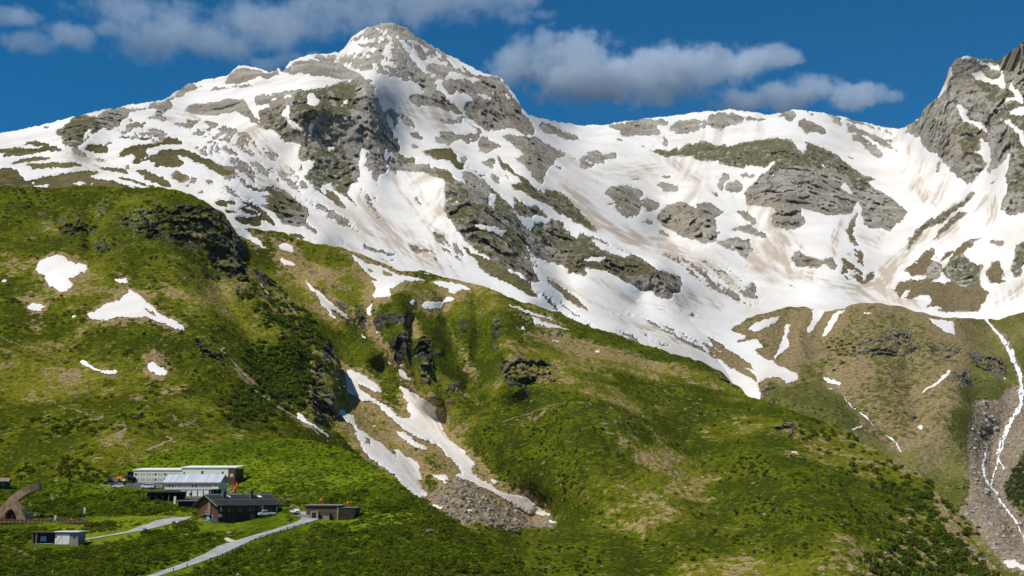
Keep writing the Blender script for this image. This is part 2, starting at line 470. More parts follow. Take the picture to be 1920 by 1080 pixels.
E R | 465,440 500,460 545,520 530,525 490,490
E B 80 | 410,810 470,800 500,840 560,830 660,855 550,850 470,865
E B 75 | 660,810 740,840 790,890 850,940 780,900 700,850
E B | 760,795 790,800 830,880 800,860
E R 75 | 610,695 660,735 720,760 680,765 630,720
E R | 720,950 760,970 740,972
E B 70 | 590,870 660,940 620,920
E R 65 | 150,830 200,840 320,880 310,890 200,860
E G 70 | 200,905 330,915 390,925 260,925
E R 55 | 30,820 80,825 60,835
E R 60 | 20,600 40,615 20,630
E R 60 | 140,430 170,465 150,460
E R 60 | 1340,860 1410,980 1380,960
J G | 0,0 200,0 240,60 340,120 350,70 420,110 480,170 590,230 710,250 760,230 850,290 950,350 1020,380 1090,400 1135,465 1090,460 1060,445 1110,510 1060,520 1040,565 990,570 930,545 940,530 870,500 830,520 760,460 680,430 600,390 520,340 440,330 390,330 400,390 370,400 320,330 320,385 270,350 260,310 200,300 100,290 0,250
J R | 0,150 100,170 250,220 270,310 200,300 100,290 0,250
J R | 760,400 880,380 1000,400 1100,420 1110,510 1060,520 1040,565 990,570 930,545 870,500 830,520 760,460
J S | 360,270 450,255 550,245 500,290 430,280
J S | 290,265 320,260 310,290
J S | 420,110 480,130 600,185 705,245 660,245 560,205 470,165
J G | 300,0 420,80 600,175 760,230 720,225 560,165 420,100
J B | 105,420 180,460 260,510 340,560 350,580 410,640 400,655 330,620 270,590 220,540 170,500 130,460
J B | 620,770 700,820 790,890 800,905 720,870 660,820
J B 85 | 800,820 850,840 900,880 980,900 1030,915 970,922
J B 85 | 820,840 870,900 940,940 1030,985 980,982 900,930 850,890
J B 80 | 790,690 900,740 1000,800 1140,870 1250,920 1380,1000 1470,1060 1450,1080 1300,980 1180,920 1050,850 950,790 880,750
J B 80 | 930,735 1050,790 1200,870 1350,930 1500,1020 1620,1080 1560,1080 1420,1010 1280,920 1150,860 1000,780
J B 60 | 640,640 740,695 720,698
J B 60 | 820,660 890,705 850,690
J B 60 | 100,540 200,590 350,700 480,800 490,815 400,752 250,640
J B 60 | 0,480 100,545 200,640 150,620 40,540
J B 60 | 120,600 260,690 370,750 300,730 180,660
J R 75 | 1150,685 1210,680 1225,697 1170,700
J R | 770,572 785,585 768,586
J R | 1010,670 1030,685 1012,684
J R 70 | 1200,360 1250,350 1230,372
J R 60 | 1400,340 1480,350 1440,355
J R 75 | 1560,420 1640,430 1650,450 1600,440
J R 75 | 1620,510 1660,510 1640,525
J R 75 | 1680,550 1740,565 1700,570
J R | 1500,285 1600,310 1690,355 1580,313
J R 70 | 1090,238 1115,236 1110,248
J R 70 | 1300,272 1350,280 1320,290
J R 60 | 440,540 500,550 470,556
J R 45 | 550,570 720,660 900,740 760,690 620,610
J R 33 | 900,200 1400,300 1650,420 1750,560 1650,640 1300,480
J B 38 | 350,800 600,860 900,1000 1200,1080 700,980
J B 38 | 1150,850 1400,960 1700,1060 1500,1040
F R | 0,0 70,0 110,80 165,170 160,215 100,200 30,170 0,170
F R 85 | 190,140 260,130 380,180 490,225 490,255 380,245 320,210 240,200
F R 50 | 500,220 600,250 770,290 700,285 600,260
F R 94 | 0,230 100,225 200,250 300,310 400,350 400,375 340,380 310,440 260,480 240,540 235,590 180,560 140,490 80,440 20,390 80,370 90,340 0,280
F R 85 | 445,385 530,380 580,345 640,340 720,360 800,350 780,390 700,400 700,430 620,435 610,460 550,472 520,460 510,420
F R | 730,140 830,130 960,100 1080,95 1110,130 1090,165 1115,210 1040,222 920,225 850,240 800,220 800,180
F R | 1180,195 1210,120 1270,105 1440,90 1480,120 1480,145 1400,190 1290,210 1230,200
F R | 1470,80 1560,45 1680,55 1740,90 1730,130 1640,150 1560,180 1490,160
F R 75 | 1100,100 1240,95 1200,120 1160,145 1120,140
F R | 1740,75 1840,100 1920,80 1910,110 1850,110 1760,110
F R 50 | 840,250 980,290 1020,330 900,290
F R 60 | 1130,230 1190,270 1180,300 1140,290
F R 50 | 750,240 860,240 920,280 820,270
F G | 1030,330 1120,320 1190,340 1220,300 1250,330 1330,280 1500,270 1520,310 1600,280 1620,310 1760,290 1860,270 1920,250 1920,460 1850,460 1780,440 1740,465 1640,450 1560,400 1460,410 1350,375 1290,375 1240,370 1160,380 1080,355
F R | 690,660 740,600 800,590 900,600 960,630 985,665 960,690 980,740 960,800 920,835 850,830 790,790 755,765 780,735 720,740 765,715 770,690
F R | 985,750 980,700 1030,690 1090,715 1112,745 1080,775 1030,790
F R | 1095,830 1130,770 1200,730 1270,722 1340,740 1400,775 1390,740 1440,712 1510,730 1560,770 1590,800 1570,820 1520,840 1525,900 1555,950 1545,990 1500,1030 1450,1040 1380,1010 1290,990 1200,930 1130,890 1110,850
F R 75 | 970,880 1030,855 1070,860 1030,895
F B | 1110,925 1180,970 1180,982 1110,950
F R 85 | 1090,600 1130,570 1190,590 1250,600 1260,635 1150,640 1130,610
F R 70 | 1100,505 1190,520 1180,540 1120,540
F R 70 | 870,545 950,535 970,550 930,562
F R 70 | 640,568 665,570 650,582
F R 65 | 840,370 890,375 870,385
F R 60 | 700,405 860,425 780,420
F R | 1540,590 1580,500 1620,510 1620,560 1580,640
F R | 1600,600 1680,550 1760,580 1760,620 1720,655 1630,650
F R | 1690,530 1740,500 1850,515 1800,545
F R 65 | 1500,650 1560,640 1550,680
F R 60 | 1390,650 1480,680 1470,692
F R | 1735,665 1770,610 1830,580 1920,600 1920,760 1840,750 1760,700
F R | 1830,570 1870,510 1920,490 1920,600 1880,590
F R 50 | 260,490 330,500 320,520
F R 60 | 330,450 380,460 360,475
F G | 0,590 60,570 120,600 180,650 230,700 290,640 360,640 430,690 480,760 560,840 620,920 660,960 600,940 500,880 400,820 360,780 370,820 300,760 220,700 140,670 100,640 20,630
G R | 610,115 680,90 760,68 780,100 740,160 700,150 690,120 640,130
G R 88 | 780,150 830,130 900,160 960,200 1020,255 960,250 910,235 840,250 820,205 790,190
G R | 830,80 900,100 910,125 870,97
G R | 1000,95 1060,95 1110,130 1120,220 1090,180 1040,140
G R 85 | 1120,125 1250,145 1370,195 1420,220 1380,225 1300,190 1200,170 1150,150
G R | 1420,215 1480,240 1520,265 1460,252
G R | 1145,160 1210,190 1290,230 1400,270 1500,305 1440,310 1500,350 1590,395 1510,380 1400,320 1320,270 1230,230 1160,250
G R | 1170,265 1240,235 1310,290 1380,340 1420,400 1420,430 1360,410 1290,360 1250,310 1190,300
G R 70 | 1115,395 1180,420 1220,445 1150,430
G R 70 | 1260,420 1340,460 1300,450
G R 70 | 1400,485 1520,570 1525,582 1440,520
G R 60 | 1160,365 1220,370 1200,380
G R 55 | 950,155 1010,180 980,175
G G | 0,320 80,300 150,330 250,345 340,320 430,300 470,300 560,280 680,275 740,290 780,350 830,385 860,340 800,285 900,330 1040,380 1110,430 1180,490 1240,530 1360,590 1310,600 1340,650 1420,680 1500,740 1610,830 1600,860 1550,880 1560,920 1490,950 1480,990 1420,950 1330,960 1290,930 1280,870 1260,790 1240,750 1200,770 1190,840 1120,850 1060,840 1010,860 960,850 890,795 810,800 800,850 830,930 790,960 700,970 590,930 590,880 630,800 500,790 390,780 440,750 380,710 400,660 470,620 550,655 470,600 500,560 560,520 620,455 520,500 440,480 380,500 300,490 220,470 190,445 80,450 20,440 0,420
G R | 480,600 620,520 800,480 1000,500 1160,560 1200,640 1340,660 1500,740 1600,850 1480,980 1290,930 1240,750 1190,840 1010,860 810,800 830,930 700,970 590,930 630,800 390,780 400,660
G S | 965,475 990,470 1010,510 975,500
G S | 1010,475 1060,530 1030,517
G S | 1110,640 1150,620 1195,700 1150,685
G S | 640,665 690,668 670,690
G B | 1170,980 1200,850 1235,830 1200,900 1200,1000 1240,1080 1190,1060 1160,990
G R | 310,830 360,815 430,850 480,900 460,930 380,890
G R | 270,965 370,925 460,940 530,990 580,1040 480,1020 400,990
G R 85 | 180,1060 320,1020 420,1040 440,1120 400,1180 300,1130
G R 65 | 130,680 200,690 170,710
G G | 1600,250 1610,190 1700,130 1740,40 1800,0 1920,0 1920,490 1890,450 1830,400 1750,370 1710,320 1700,260 1660,270 1630,240
G B 75 | 1830,470 1870,455 1850,530 1815,540
H G | 355,695 370,635 440,590 480,500 560,450 630,390 660,290 655,200 680,180 760,160 850,190 1000,185 1060,130 1152,70 1400,-60 1400,1080 1152,1080 1040,1080 1030,1000 1050,870 1080,820 1010,880 920,960 890,900 880,930 780,1030 720,1000 650,920 590,850 550,810 480,790 460,740 440,700 380,690
H R | 655,200 680,180 760,165 850,190 1000,250 990,320 900,310 860,265 780,275 820,340 900,460 960,560 860,600 780,500 660,440 620,480 560,560 470,640 440,590 480,500 560,450 630,390 660,290
H R | 480,650 560,660 700,760 800,880 880,930 780,1030 720,1000 650,920 590,850 550,810 480,790 460,740
H R | 940,620 1060,640 1060,820 1010,880 920,960 930,800
H R | 1000,250 1060,130 1152,70 1400,-60 1400,400 1152,420 1090,350 1030,380
H S | 690,185 750,165 850,200 950,225 990,235 985,265 900,240 820,190
H S | 790,280 860,270 900,310 950,330 990,310 1000,220 1010,260 1020,340 1030,390 950,360 870,330 840,320
H S | 1050,380 1070,340 1080,370 1110,400 1150,430 1152,490 1100,465 1030,465 1040,440 1110,445
H S | 1040,540 1152,500 1300,480 1300,560 1152,570 1090,565
H S | 960,580 1030,600 1080,600 1050,620 1100,640 1152,690 1200,760 1152,780 1120,740 1110,680 1040,620
H S | 690,490 740,500 790,540 760,560 800,600 870,610 920,670 930,705 860,660 800,620 740,610 720,560
H S | 800,800 870,810 850,710 890,740 920,740 935,820 925,920 890,940 900,890 870,840
H S | 545,490 575,495 565,515 545,515
H S | 640,405 680,420 660,422
H R 60 | 560,950 590,870 600,890 580,950
H R 70 | 900,1050 960,1000 940,1030
I R | 1750,140 1790,20 1800,0 1920,0 2300,0 2300,140 1920,160 1810,180
I G 90 | 1045,400 1060,350 1130,290 1210,210 1280,170 1330,150 1400,100 1460,60 1520,10 1580,0 1520,60 1470,120 1380,170 1300,240 1240,260 1180,300 1120,370 1080,420 1040,450
I B 90 | 1215,390 1270,310 1330,250 1400,190 1480,130 1490,160 1420,220 1330,300 1260,360
I S | 1120,370 1170,300 1240,260 1210,320 1150,365
I B | 1000,600 1060,560 1150,480 1240,420 1260,450 1230,510 1310,470 1380,440 1470,390 1540,350 1650,345 1540,370 1540,400 1470,460 1480,500 1560,540 1620,560 1600,600 1590,650 1600,700 1660,760 1640,800 1600,880 1580,900 1400,905 1280,900 1300,870 1280,850 1180,880 1240,830 1200,770 1130,790 1040,810 1000,800 930,740 960,700 1060,660 1180,665 1190,620 1080,640 1070,610
I G | 1340,560 1420,470 1500,500 1600,560 1590,650 1500,720 1420,690 1350,620
I R | 1200,610 1230,520 1300,540 1310,610 1280,660 1210,650
I S | 1240,510 1310,470 1330,480 1300,500 1310,530 1360,480 1400,440 1350,540 1320,590 1340,640 1390,680 1310,690 1200,685 1290,650 1310,600 1300,540
I S | 1100,535 1140,530 1120,547
I S | 1000,800 1050,740 1085,730 1050,780
I B | 1630,630 1680,530 1740,520 1760,570 1780,640 1740,640 1790,680 1740,700 1670,680
I G | 1840,650 1835,540 1860,400 1920,370 2300,380 2300,540 1920,540 1900,640
I R | 175,530 185,450 240,435 280,480 360,500 480,500 530,560 490,595 420,545 380,580 320,570 230,570
I B | 590,290 620,220 670,150 650,230 640,330 680,400 650,400 610,360
I B 85 | 540,600 580,520 640,480 700,430 720,480 670,560 610,630 600,660
I B 80 | 690,700 760,600 800,590 810,640 760,680
I B 45 | 560,500 660,420 720,560 700,690 600,660
I R 60 | 500,250 540,260 530,282
I R 65 | 1660,370 1700,360 1780,380 1770,410 1700,400
I R 60 | 30,650 130,680 220,720 210,735 130,695
I R 60 | 40,795 100,810 80,815
'''
# dirt carried on the snow, as long streaks (sheet | width px | strength | line)
S_DIRT = '''
N 46 .34 | 190,90 380,270 620,430 900,600 1100,760 1400,940
N 40 .34 | 260,360 420,540 600,720 740,850
N 26 .4 | 660,250 780,400 900,560 1040,700
E 22 .8 | 160,560 280,680 420,820 560,900
E 10 .55 | 260,250 420,480 600,680 760,800
E 9 .4 | 420,260 520,430 700,640
E 7 .4 | 700,330 650,500 720,640
E 14 .55 | 60,440 200,640 330,780
F 14 .9 | 460,690 560,800 700,900 900,980 1100,1030
F 12 .6 | 380,600 520,760 640,860
F 16 .45 | 700,480 900,490 1050,470
F 9 .5 | 1180,390 1280,480 1400,560
F 8 .4 | 1060,300 1130,220
J 14 .7 | 480,20 700,110 960,180 1100,230
J 12 .6 | 1000,240 1300,330 1500,420
J 18 .8 | 1640,240 1720,330 1800,380
J 20 .9 | 1820,180 1840,280 1880,370 1920,380
J 12 .6 | 500,620 700,730 900,800 1100,880
J 10 .5 | 380,330 560,480 760,600 960,640
J 10 .5 | 640,800 760,900 960,970
J 12 .6 | 1040,580 1100,620 1060,600
J 10 .45 | 1180,540 1400,640
J 8 .6 | 60,300 200,430 420,600
I 16 .9 | 40,280 130,340 220,420
I 14 .9 | 60,470 90,560 160,600 300,640
I 20 .9 | 0,400 60,480 100,580
I 9 .7 | 500,330 480,400 500,470
I 12 .8 | 820,740 880,660 960,560 1060,440 1180,330
I 14 .9 | 700,720 820,700 860,760
I 10 .7 | 860,600 960,500 1080,390 1260,230 1400,110
I 10 .6 | 1280,360 1500,200 1640,60
I 12 .7 | 1700,60 1690,180 1660,260
I 14 .6 | 300,640 560,720 800,770 1100,830
I 12 .6 | 1920,680 1840,760 1700,830
I 10 .55 | 700,340 820,400 860,300
I 12 .8 | 1150,0 1200,90 1280,30
G 12 .7 | 1700,600 1740,700 1800,760
G 9 .6 | 1740,440 1690,560 1640,640
G 12 .5 | 1880,560 1850,700
G 10 .45 | 1600,300 1620,420 1560,520
G 10 .6 | 1060,1060 1100,920
A 26 .6 | 1250,120 1400,150 1480,170
A 14 .5 | 500,450 640,500 740,540
B 14 .45 | 700,600 860,800 980,960
D 12 .35 | 560,60 760,140 960,220
C 26 .5 | 560,700 700,740 840,760
C 12 .35 | 330,560 480,680 560,700
D 10 .4 | 1500,500 1700,620 1880,720
K 10 .5 | 1200,170 1500,380 1800,560
K 8 .4 | 300,120 600,260 900,380
N 14 .75 | 720,270 800,360 860,450 900,520
N 9 .6 | 600,640 680,720 760,830
N 7 .5 | 1180,790 1260,860 1400,920
N 10 .5 | 1300,890 1420,930 1520,1000
N 6 .5 | 240,110 300,180 340,230
N 8 .35 | 760,430 900,560 1030,680
'''
S_L2 = '''
O S large ragged snow patch below the mossy cliff, top left | 195,75 215,40 280,10 345,8 400,35 465,38 475,60 435,90 400,110 370,110 400,150 360,190 320,190 265,155 245,110 205,90
O S small jagged snow patch left of the triangular one | 150,270 190,255 260,275 225,285 225,305 160,290
O S large triangular snow patch with a long tail running downhill to the right | 470,310 520,300 560,265 610,245 660,240 670,210 710,195 705,165 740,190 790,235 830,265 880,320 950,370 1020,432 960,425 880,380 800,340 720,340 650,330 590,350 500,345
O H | 780,280 830,300 870,345 820,320
O S little snow patch just above the triangular patch | 625,115 690,115 708,145 650,135
O S oval snow patch lying alone in brown turf on the left slope | 810,575 840,570 880,600 920,625 915,640 860,645 815,605
O S thin club-shaped strip of snow left of the oval patch | 430,575 445,560 490,585 570,605 640,600 640,615 600,622 500,600
O S | 0,128 40,130 20,142
O S | 385,325 425,322 400,337
O S | 540,128 560,130 550,138
M S narrow sliver of snow under the dark cliff of the left hill | 160,430 200,455 245,500 300,553 270,540 230,500
N S long thin snow streak slanting down to the bright green knoll | 0,350 30,365 70,405 130,450 230,535 150,485 60,430 0,395
A R 60 | 440,880 520,870 600,850 700,950 700,1020 560,1060 450,1080
A R 65 | 880,900 1000,840 1240,830 1400,800 1560,830 1680,900 1750,1000 1800,1080 1700,1200 1000,1080 900,1000
A R 50 | 700,790 800,760 860,780 800,880 760,900
A R 70 | 1110,775 1190,775 1195,825 1130,820
A R 50 | 280,1060 480,1050 700,1090 1000,1100 900,1190 640,1170 440,1130
A R 38 | 100,800 420,850 400,1000 200,960
D R 75 | 20,340 150,330 280,350 380,345 450,390 510,440 540,500 600,560 640,640 650,720 640,800 600,880 520,920 480,860 420,850 380,780 360,640 280,600 200,560 100,480 60,420
D R 92 | 560,640 640,640 660,820 600,900 520,920 440,860 420,760 500,720
D R 85 | 660,820 780,800 900,880 940,960 870,970 760,900 700,880
D R 50 | 380,860 560,940 700,1000 660,1060 540,980
M R 80 | 20,480 100,470 200,520 190,550 60,510
M R 88 | 640,1010 680,880 740,870 790,940 820,990 760,1030 680,1060
M R 55 | 340,590 420,600 460,700 560,860 520,860 440,720
N R 85 | 60,240 120,40 160,80 180,260 230,300 220,400 160,420 80,380 60,300
N R 60 | -200,250 -120,200 -40,260 -60,330 -160,300
O R 60 | 1080,120 1401,60 1401,180 1280,180 1180,140
O R 60 | 1060,440 1200,500 1260,560 1200,620 1100,560 1060,500
O B 60 | 1180,500 1260,560 1401,680 1401,710 1300,630
O R 45 | 1040,780 1180,800 1300,880 1260,920 1100,850
O B 70 | 860,130 920,140 1000,220 960,225
O B 70 | 140,340 250,380 220,440 160,400
O B 75 | 330,640 420,600 440,670 350,690
O B 60 | 760,500 900,520 960,620 880,660 780,600
O B 60 | 850,720 1000,690 1060,740 900,760
O B 55 | 560,770 760,750 900,780 760,790
O B 60 | 600,890 700,940 690,990 620,960
O B 45 | 900,880 1060,890 1180,940 960,920
O B 50 | 60,220 180,180 300,260 200,320
O B 40 | 0,480 120,520 80,560 0,560
O U 60 | 1280,740 1420,740 1500,800 1420,880 1300,900
N U 80 | -250,100 -60,60 60,140 40,240 -80,260 -260,200
M U 60 | 100,960 300,940 560,1000 640,1080 120,1080
M U 40 | 0,420 300,560 560,700 640,860 420,800 100,560
'''
S_L3 = '''
M S snow tongue between the dark left cliff and the central green spur | -60,-20 10,20 90,60 180,140 250,212 200,195 120,145 40,105 -60,60
M S small square snow patch high on the central green spur | 340,170 390,155 440,180 450,225 400,215 350,195
M S wedge of snow on the edge of the left gully | 330,260 400,285 460,310 460,330 380,325 350,290
M S | 275,230 305,245 285,247
M S long double-pronged snow strip in the upper left gully | 525,420 570,450 610,490 680,540 730,590 800,650 850,690 850,720 800,690 760,655 710,640 740,690 800,740 855,770 790,740 720,690 660,620 620,540 570,480
M S broad branching snowfield hanging above the mossy crags in the middle | 865,235 920,260 980,300 1080,310 1170,360 1260,390 1330,400 1440,440 1330,440 1260,430 1270,440 1220,465 1155,490 1195,550 1100,545 1050,555 1025,540 1055,510 1040,460 1015,430 1090,440 1040,400 990,360 940,310
M H | 995,330 1050,340 1050,355 1000,347
M H | 1100,345 1190,380 1180,392 1120,372
M S short snow chute dropping below the branching snowfield | 990,640 1020,600 1030,572 1040,600 1025,650 1030,690 1005,690
M S | 1310,590 1340,580 1360,600 1330,612
M S crescent of snow cupped under a green knoll in the middle | 1390,630 1410,595 1490,600 1550,590 1600,575 1670,565 1640,595 1580,610 1550,650 1490,660 1430,655
M S flat snow patch behind the green knoll above the crescent | 1480,450 1560,440 1660,455 1790,505 1700,510 1650,550 1590,520 1640,515 1540,490
M S | 1400,360 1500,380 1440,378
M S | 720,390 770,412 740,402
M S | 910,800 990,865 950,852
M S | 1050,800 1068,800 1065,832
M S | 955,785 985,795 965,800
M S | 1040,945 1082,968 1060,966
M S | 1120,1005 1185,1072 1150,1052
M S | 1230,1062 1258,1056 1250,1080
N S great forked avalanche chute of snow ending at the scree | 150,60 195,50 240,75 280,130 300,150 305,112 370,135 440,180 515,245 460,245 390,215 355,195 390,250 430,265 500,300 560,350 620,395 690,405 690,370 655,330 670,310 640,260 610,205 680,240 730,270 790,310 850,360 830,370 870,440 910,510 930,550 1000,600 1060,660 1110,680 1080,690 1075,720 1130,770 1190,800 1230,850 1310,880 1380,885 1480,950 1560,1015 1500,1020 1400,985 1330,950 1250,900 1180,850 1120,820 1090,790 1030,770 970,740 960,725 1010,735 970,680 900,620 850,570 800,540 740,520 690,490 650,460 600,430 560,390 500,340 450,300 390,300 330,275 240,230 170,190 150,140
N S dirty snow chute below the dark cliff, left of the forked one | 210,335 240,325 290,360 345,390 360,440 420,490 490,550 570,630 600,660 580,600 620,610 660,650 720,690 765,770 740,790 790,870 740,880 690,850 630,810 570,740 500,700 430,650 390,590 370,540 330,490 370,510 340,450 280,400
N H | 395,520 420,525 450,575 420,562
N S snow remnant beside a boulder between the two chutes | 600,470 650,480 690,510 720,550 770,570 800,600 770,602 700,570 640,530
N S ragged snow scrap at the top of the scree | 780,720 840,740 900,735 930,765 880,765 840,755
N S | 860,770 915,780 910,797
N S | 1190,765 1225,780 1230,808 1195,792
N S | 660,645 720,670 760,715 720,697
N S | 820,910 890,930 880,944 830,932
N S | 1000,935 1090,968 1060,969
N S | 1035,985 1070,1000 1050,1002
N S narrow snow run in the stony gully above the chute | 600,110 625,108 650,140 690,190 640,168
N S | 530,45 555,60 575,92 550,70
N S | 425,385 440,405 428,403
N S | 450,430 485,445 465,450
N S | 1520,1040 1600,1065 1560,1066
N S | 1008,455 1032,465 1012,468
K S long thin snow band on the brown shoulder of the spur | 990,490 1080,505 1200,540 1300,570 1450,620 1300,585 1150,547 1040,512
K S lower pale snow band below the long thin one | 1190,570 1280,605 1370,625 1470,660 1560,680 1460,668 1340,652 1210,622
K S | 1055,540 1110,565 1080,562
K S | 1110,650 1135,650 1140,677 1115,677
K S | 1340,735 1420,755 1350,757
K S | 1650,835 1700,840 1690,857 1660,852
K S | 1825,832 1885,840 1850,848
P S | 318,592 362,612 350,616
Q S | 0,0 1,0 0,1
K B 75 | 1060,620 1120,650 1160,690 1300,710 1450,720 1650,740 1700,800 1920,830 2200,930 2300,1000 2150,980 1920,920 1700,890 1640,870 1400,790 1200,750 1120,700
K G 70 | 1160,660 1300,640 1500,680 1600,730 1400,720 1240,700
K R 85 | 20,560 120,550 200,520 250,530 275,590 240,650 200,620 100,620 40,660 0,650 0,600
K R 95 | 110,800 160,720 230,680 290,740 305,800 250,850 180,830
K R 95 | 140,860 220,830 235,900 190,945 140,900
K R 90 | 310,830 340,740 400,700 450,720 460,800 440,900 450,960 420,1000 370,960 330,960 350,880 300,890
K R 90 | 350,1030 430,1020 430,1080 350,1080
K R 80 | 460,830 520,810 530,850 470,862
K R 75 | 640,580 700,590 700,720 655,730 650,680
K R 80 | 850,450 960,470 900,492
K R 70 | 760,520 820,540 820,570 760,562
K R 80 | 900,560 960,560 980,620 950,740 905,730
K R 75 | 930,950 1000,900 1100,880 1160,920 1200,900 1350,910 1400,960 1420,1020 1350,1080 1180,1100 1000,1080 940,1000
K R 60 | 880,780 980,790 960,840 890,820
K B 90 | 260,560 320,580 340,650 400,680 340,740 300,740 270,650
K B 70 | 480,560 560,640 620,740 700,840 780,980 740,1080 690,940 620,800 540,660
K B 60 | 740,900 800,1000 790,1080 730,1080
M B 85 | 480,380 560,290 700,330 820,430 760,430 620,370 540,420
M B 85 | 230,215 330,240 480,320 560,420 700,550 860,680 900,760 840,725 700,625 560,490 440,375 300,290
M B 60 | 240,60 480,200 560,300 480,330 330,230
M B 80 | 860,690 900,760 1000,830 1080,940 1180,1060 1300,1080 1180,960 1100,830 1040,690 990,680 980,720 900,700
M B 80 | 940,520 1040,500 1020,580 1000,640 960,560
M R 75 | 560,340 640,360 630,390 570,380
M R 70 | 790,310 870,330 850,350 800,345
M R 70 | 580,460 680,490 720,540 660,520
M R 65 | 740,580 860,560 880,620 800,650
M R 85 | 890,600 940,590 990,720 980,780 930,760 920,660
M R 80 | 1150,440 1190,450 1170,465
M R 60 | 1440,400 1520,440 1500,450
M R 75 | 200,70 310,90 290,115 220,100
M R 70 | 320,120 390,130 370,150
N R 80 | 730,60 830,30 830,130 790,200 740,180
N R 70 | 890,180 1010,170 1040,210 970,240 900,230
N R 75 | 930,280 970,290 950,330 920,320
N R 65 | 1380,190 1440,190 1420,260 1380,250
N R 60 | 580,110 640,180 760,270 740,280 640,210
N R 55 | 220,80 320,90 440,160 520,200 440,190 320,110
N B 70 | 780,890 850,800 940,770 1010,750 1060,780 1130,850 1250,940 1400,1000 1600,1060 1560,1090 1300,1090 1100,1050 950,1000 850,940
N C 60 | 780,890 850,800 940,770 1010,750 1060,780 1130,850 1250,940 1400,1000 1600,1060 1560,1090 1300,1090 1100,1050 950,1000 850,940
N B 42 | 300,250 420,320 560,400 640,470 760,540 860,590 960,700 1000,770 860,800 780,720 640,620 560,560 440,470 330,340
N B 80 | 740,260 850,330 920,470 980,560 1080,640 1180,740 1300,830 1450,920 1600,1040 1560,1015 1380,885 1230,850 1110,690 930,550 870,440
N B 60 | 890,300 930,310 960,400 940,410
N B 80 | 1330,440 1420,400 1560,340 1620,325 1540,380 1430,420 1350,460
N B 70 | 990,440 1040,440 1050,480 1000,490
N B 70 | 1600,780 1620,780 1605,830 1592,825
N B 60 | 1050,60 1090,70 1110,320 1090,350 1070,200
Z B 22 | 1060,770 1130,740 1200,770 1280,860 1250,880 1160,820
Z B 22 | 1200,690 1300,740 1350,830 1290,820 1230,740
Z R 60 | 1300,755 1345,750 1340,765 1320,790 1305,780
Z R 90 | 1461,790 1480,785 1495,800 1480,815 1464,812
Z R 60 | 1410,800 1460,795 1470,810 1430,812
Z R 70 | 1310,700 1360,690 1380,705 1400,735 1370,725
Z B 80 | 1460,825 1485,835 1520,860 1500,855
Z B 95 | 1745,915 1765,930 1780,960 1800,985 1840,1030 1885,1072 1870,1080 1820,1030 1775,985 1755,945
Z U 30 | 1430,770 1560,790 1640,840 1740,890 1790,960 1830,1020 1900,1090 1780,1100 1700,1000 1640,900 1500,830
Z U 70 | 1620,1060 1700,1000 1760,1010 1900,1100 1600,1110
'''
S_L5 = '''
P S snow flowing off the basin rim beside the brown slope | -200,-30 0,20 100,95 165,115 100,160 160,185 115,210 200,190 225,225 185,240 260,280 345,325 352,352 310,362 280,345 225,345 205,360 215,420 160,480 100,420 -200,400
P H | -20,205 60,250 150,300 190,330 207,362 180,347 120,312 0,245
P H | 0,175 90,235 170,285 200,320 120,285 30,225
P S slanting snow streak, leftmost on the brown slope | 165,165 200,130 285,105 280,120 210,160
P S tapering snow gully hanging from the rim | 385,175 415,100 400,85 470,75 455,90 430,130
P S long tapering snow gully right of the shorter one | 440,185 480,110 530,85 500,130 460,175
P S forked vertical snow streak on the brown slope | 260,275 300,180 310,130 322,130 322,160 310,180 320,215
P S | 590,90 645,105 620,107
P S triangular snow patch below the rim near the waterfall | 845,110 945,125 940,175 900,160
P S curved snow strip in the small stream gully | 420,305 440,330 515,360 510,372 450,347
P S slanting snow strip in a brown hollow | 815,400 860,370 920,310 925,320 880,362 840,392
P S small snow bed beside the little stream | 545,535 605,525 590,535 550,541
P S | 800,520 820,515 818,537
P S | 1115,338 1150,334 1130,344
P S | 460,380 485,375 475,386
P S snow scrap at the foot of the waterfall, bottom right corner | 1118,1036 1150,1034 1166,1022 1180,1040 1205,1048 1230,1066 1200,1070 1176,1058 1150,1060
P B 55 | 560,40 1000,110 1000,300 900,560 700,620 520,420 420,300 440,200
P B 80 | 130,150 300,70 420,100 440,200 420,290 300,320 250,270 240,200
P B 80 | 330,60 420,70 560,40 700,60 860,90 1000,110 900,110 700,80 560,70 480,110 440,200
P B 85 | 480,290 640,300 620,350 560,385 510,370
P B 80 | 760,390 830,360 830,420 780,450
P B 60 | 640,400 700,380 720,420 660,430
P B 55 | 520,420 640,530 740,620 700,620 560,500
P R 70 | 545,255 560,190 640,200 720,140 780,150 800,210 830,250 760,260 690,270 620,275
P R 70 | 840,230 960,210 970,250 900,280
P R 85 | 1000,240 1100,250 1150,300 1170,350 1100,340 1020,300
P R 85 | 930,330 1000,310 1010,370 960,380
P R 60 | 300,390 430,430 400,450 330,430
P R 60 | 780,480 840,500 830,540 780,510
P R 60 | 960,770 1000,780 990,830 950,800
P R 75 | 1030,540 1080,530 1080,580 1040,580
P R 75 | 215,350 300,370 290,420 220,410
P C | 1060,130 1130,170 1180,300 1200,330 1400,400 1400,600 1200,600 1170,660 1120,740 1150,800 1200,860 1400,1000 1400,1080 1200,1080 1120,1040 1000,880 960,860 990,780 1000,700 980,560 1000,480 1010,420 1100,420 1130,380 1180,360 1150,250 1100,180
P U 70 | 1120,740 1180,640 1200,600 1500,500 1500,900 1200,840 1150,800
P U 60 | 1000,820 1040,830 1040,920 1000,880
P U 40 | 440,200 540,180 560,280 480,290
'''

def parse(txt):
    out = []
    for ln in txt.strip().splitlines():
        head, pts = ln.split('|')
        h = head.split()
        if h[0] not in SHEETS: continue
        ox, oy, s = SHEETS[h[0]]
        P = [(ox + float(a) / s, oy + float(b) / s) for a, b in (q.split(',') for q in pts.split())]
        out.append((h[1], h[2:], P))
    return out
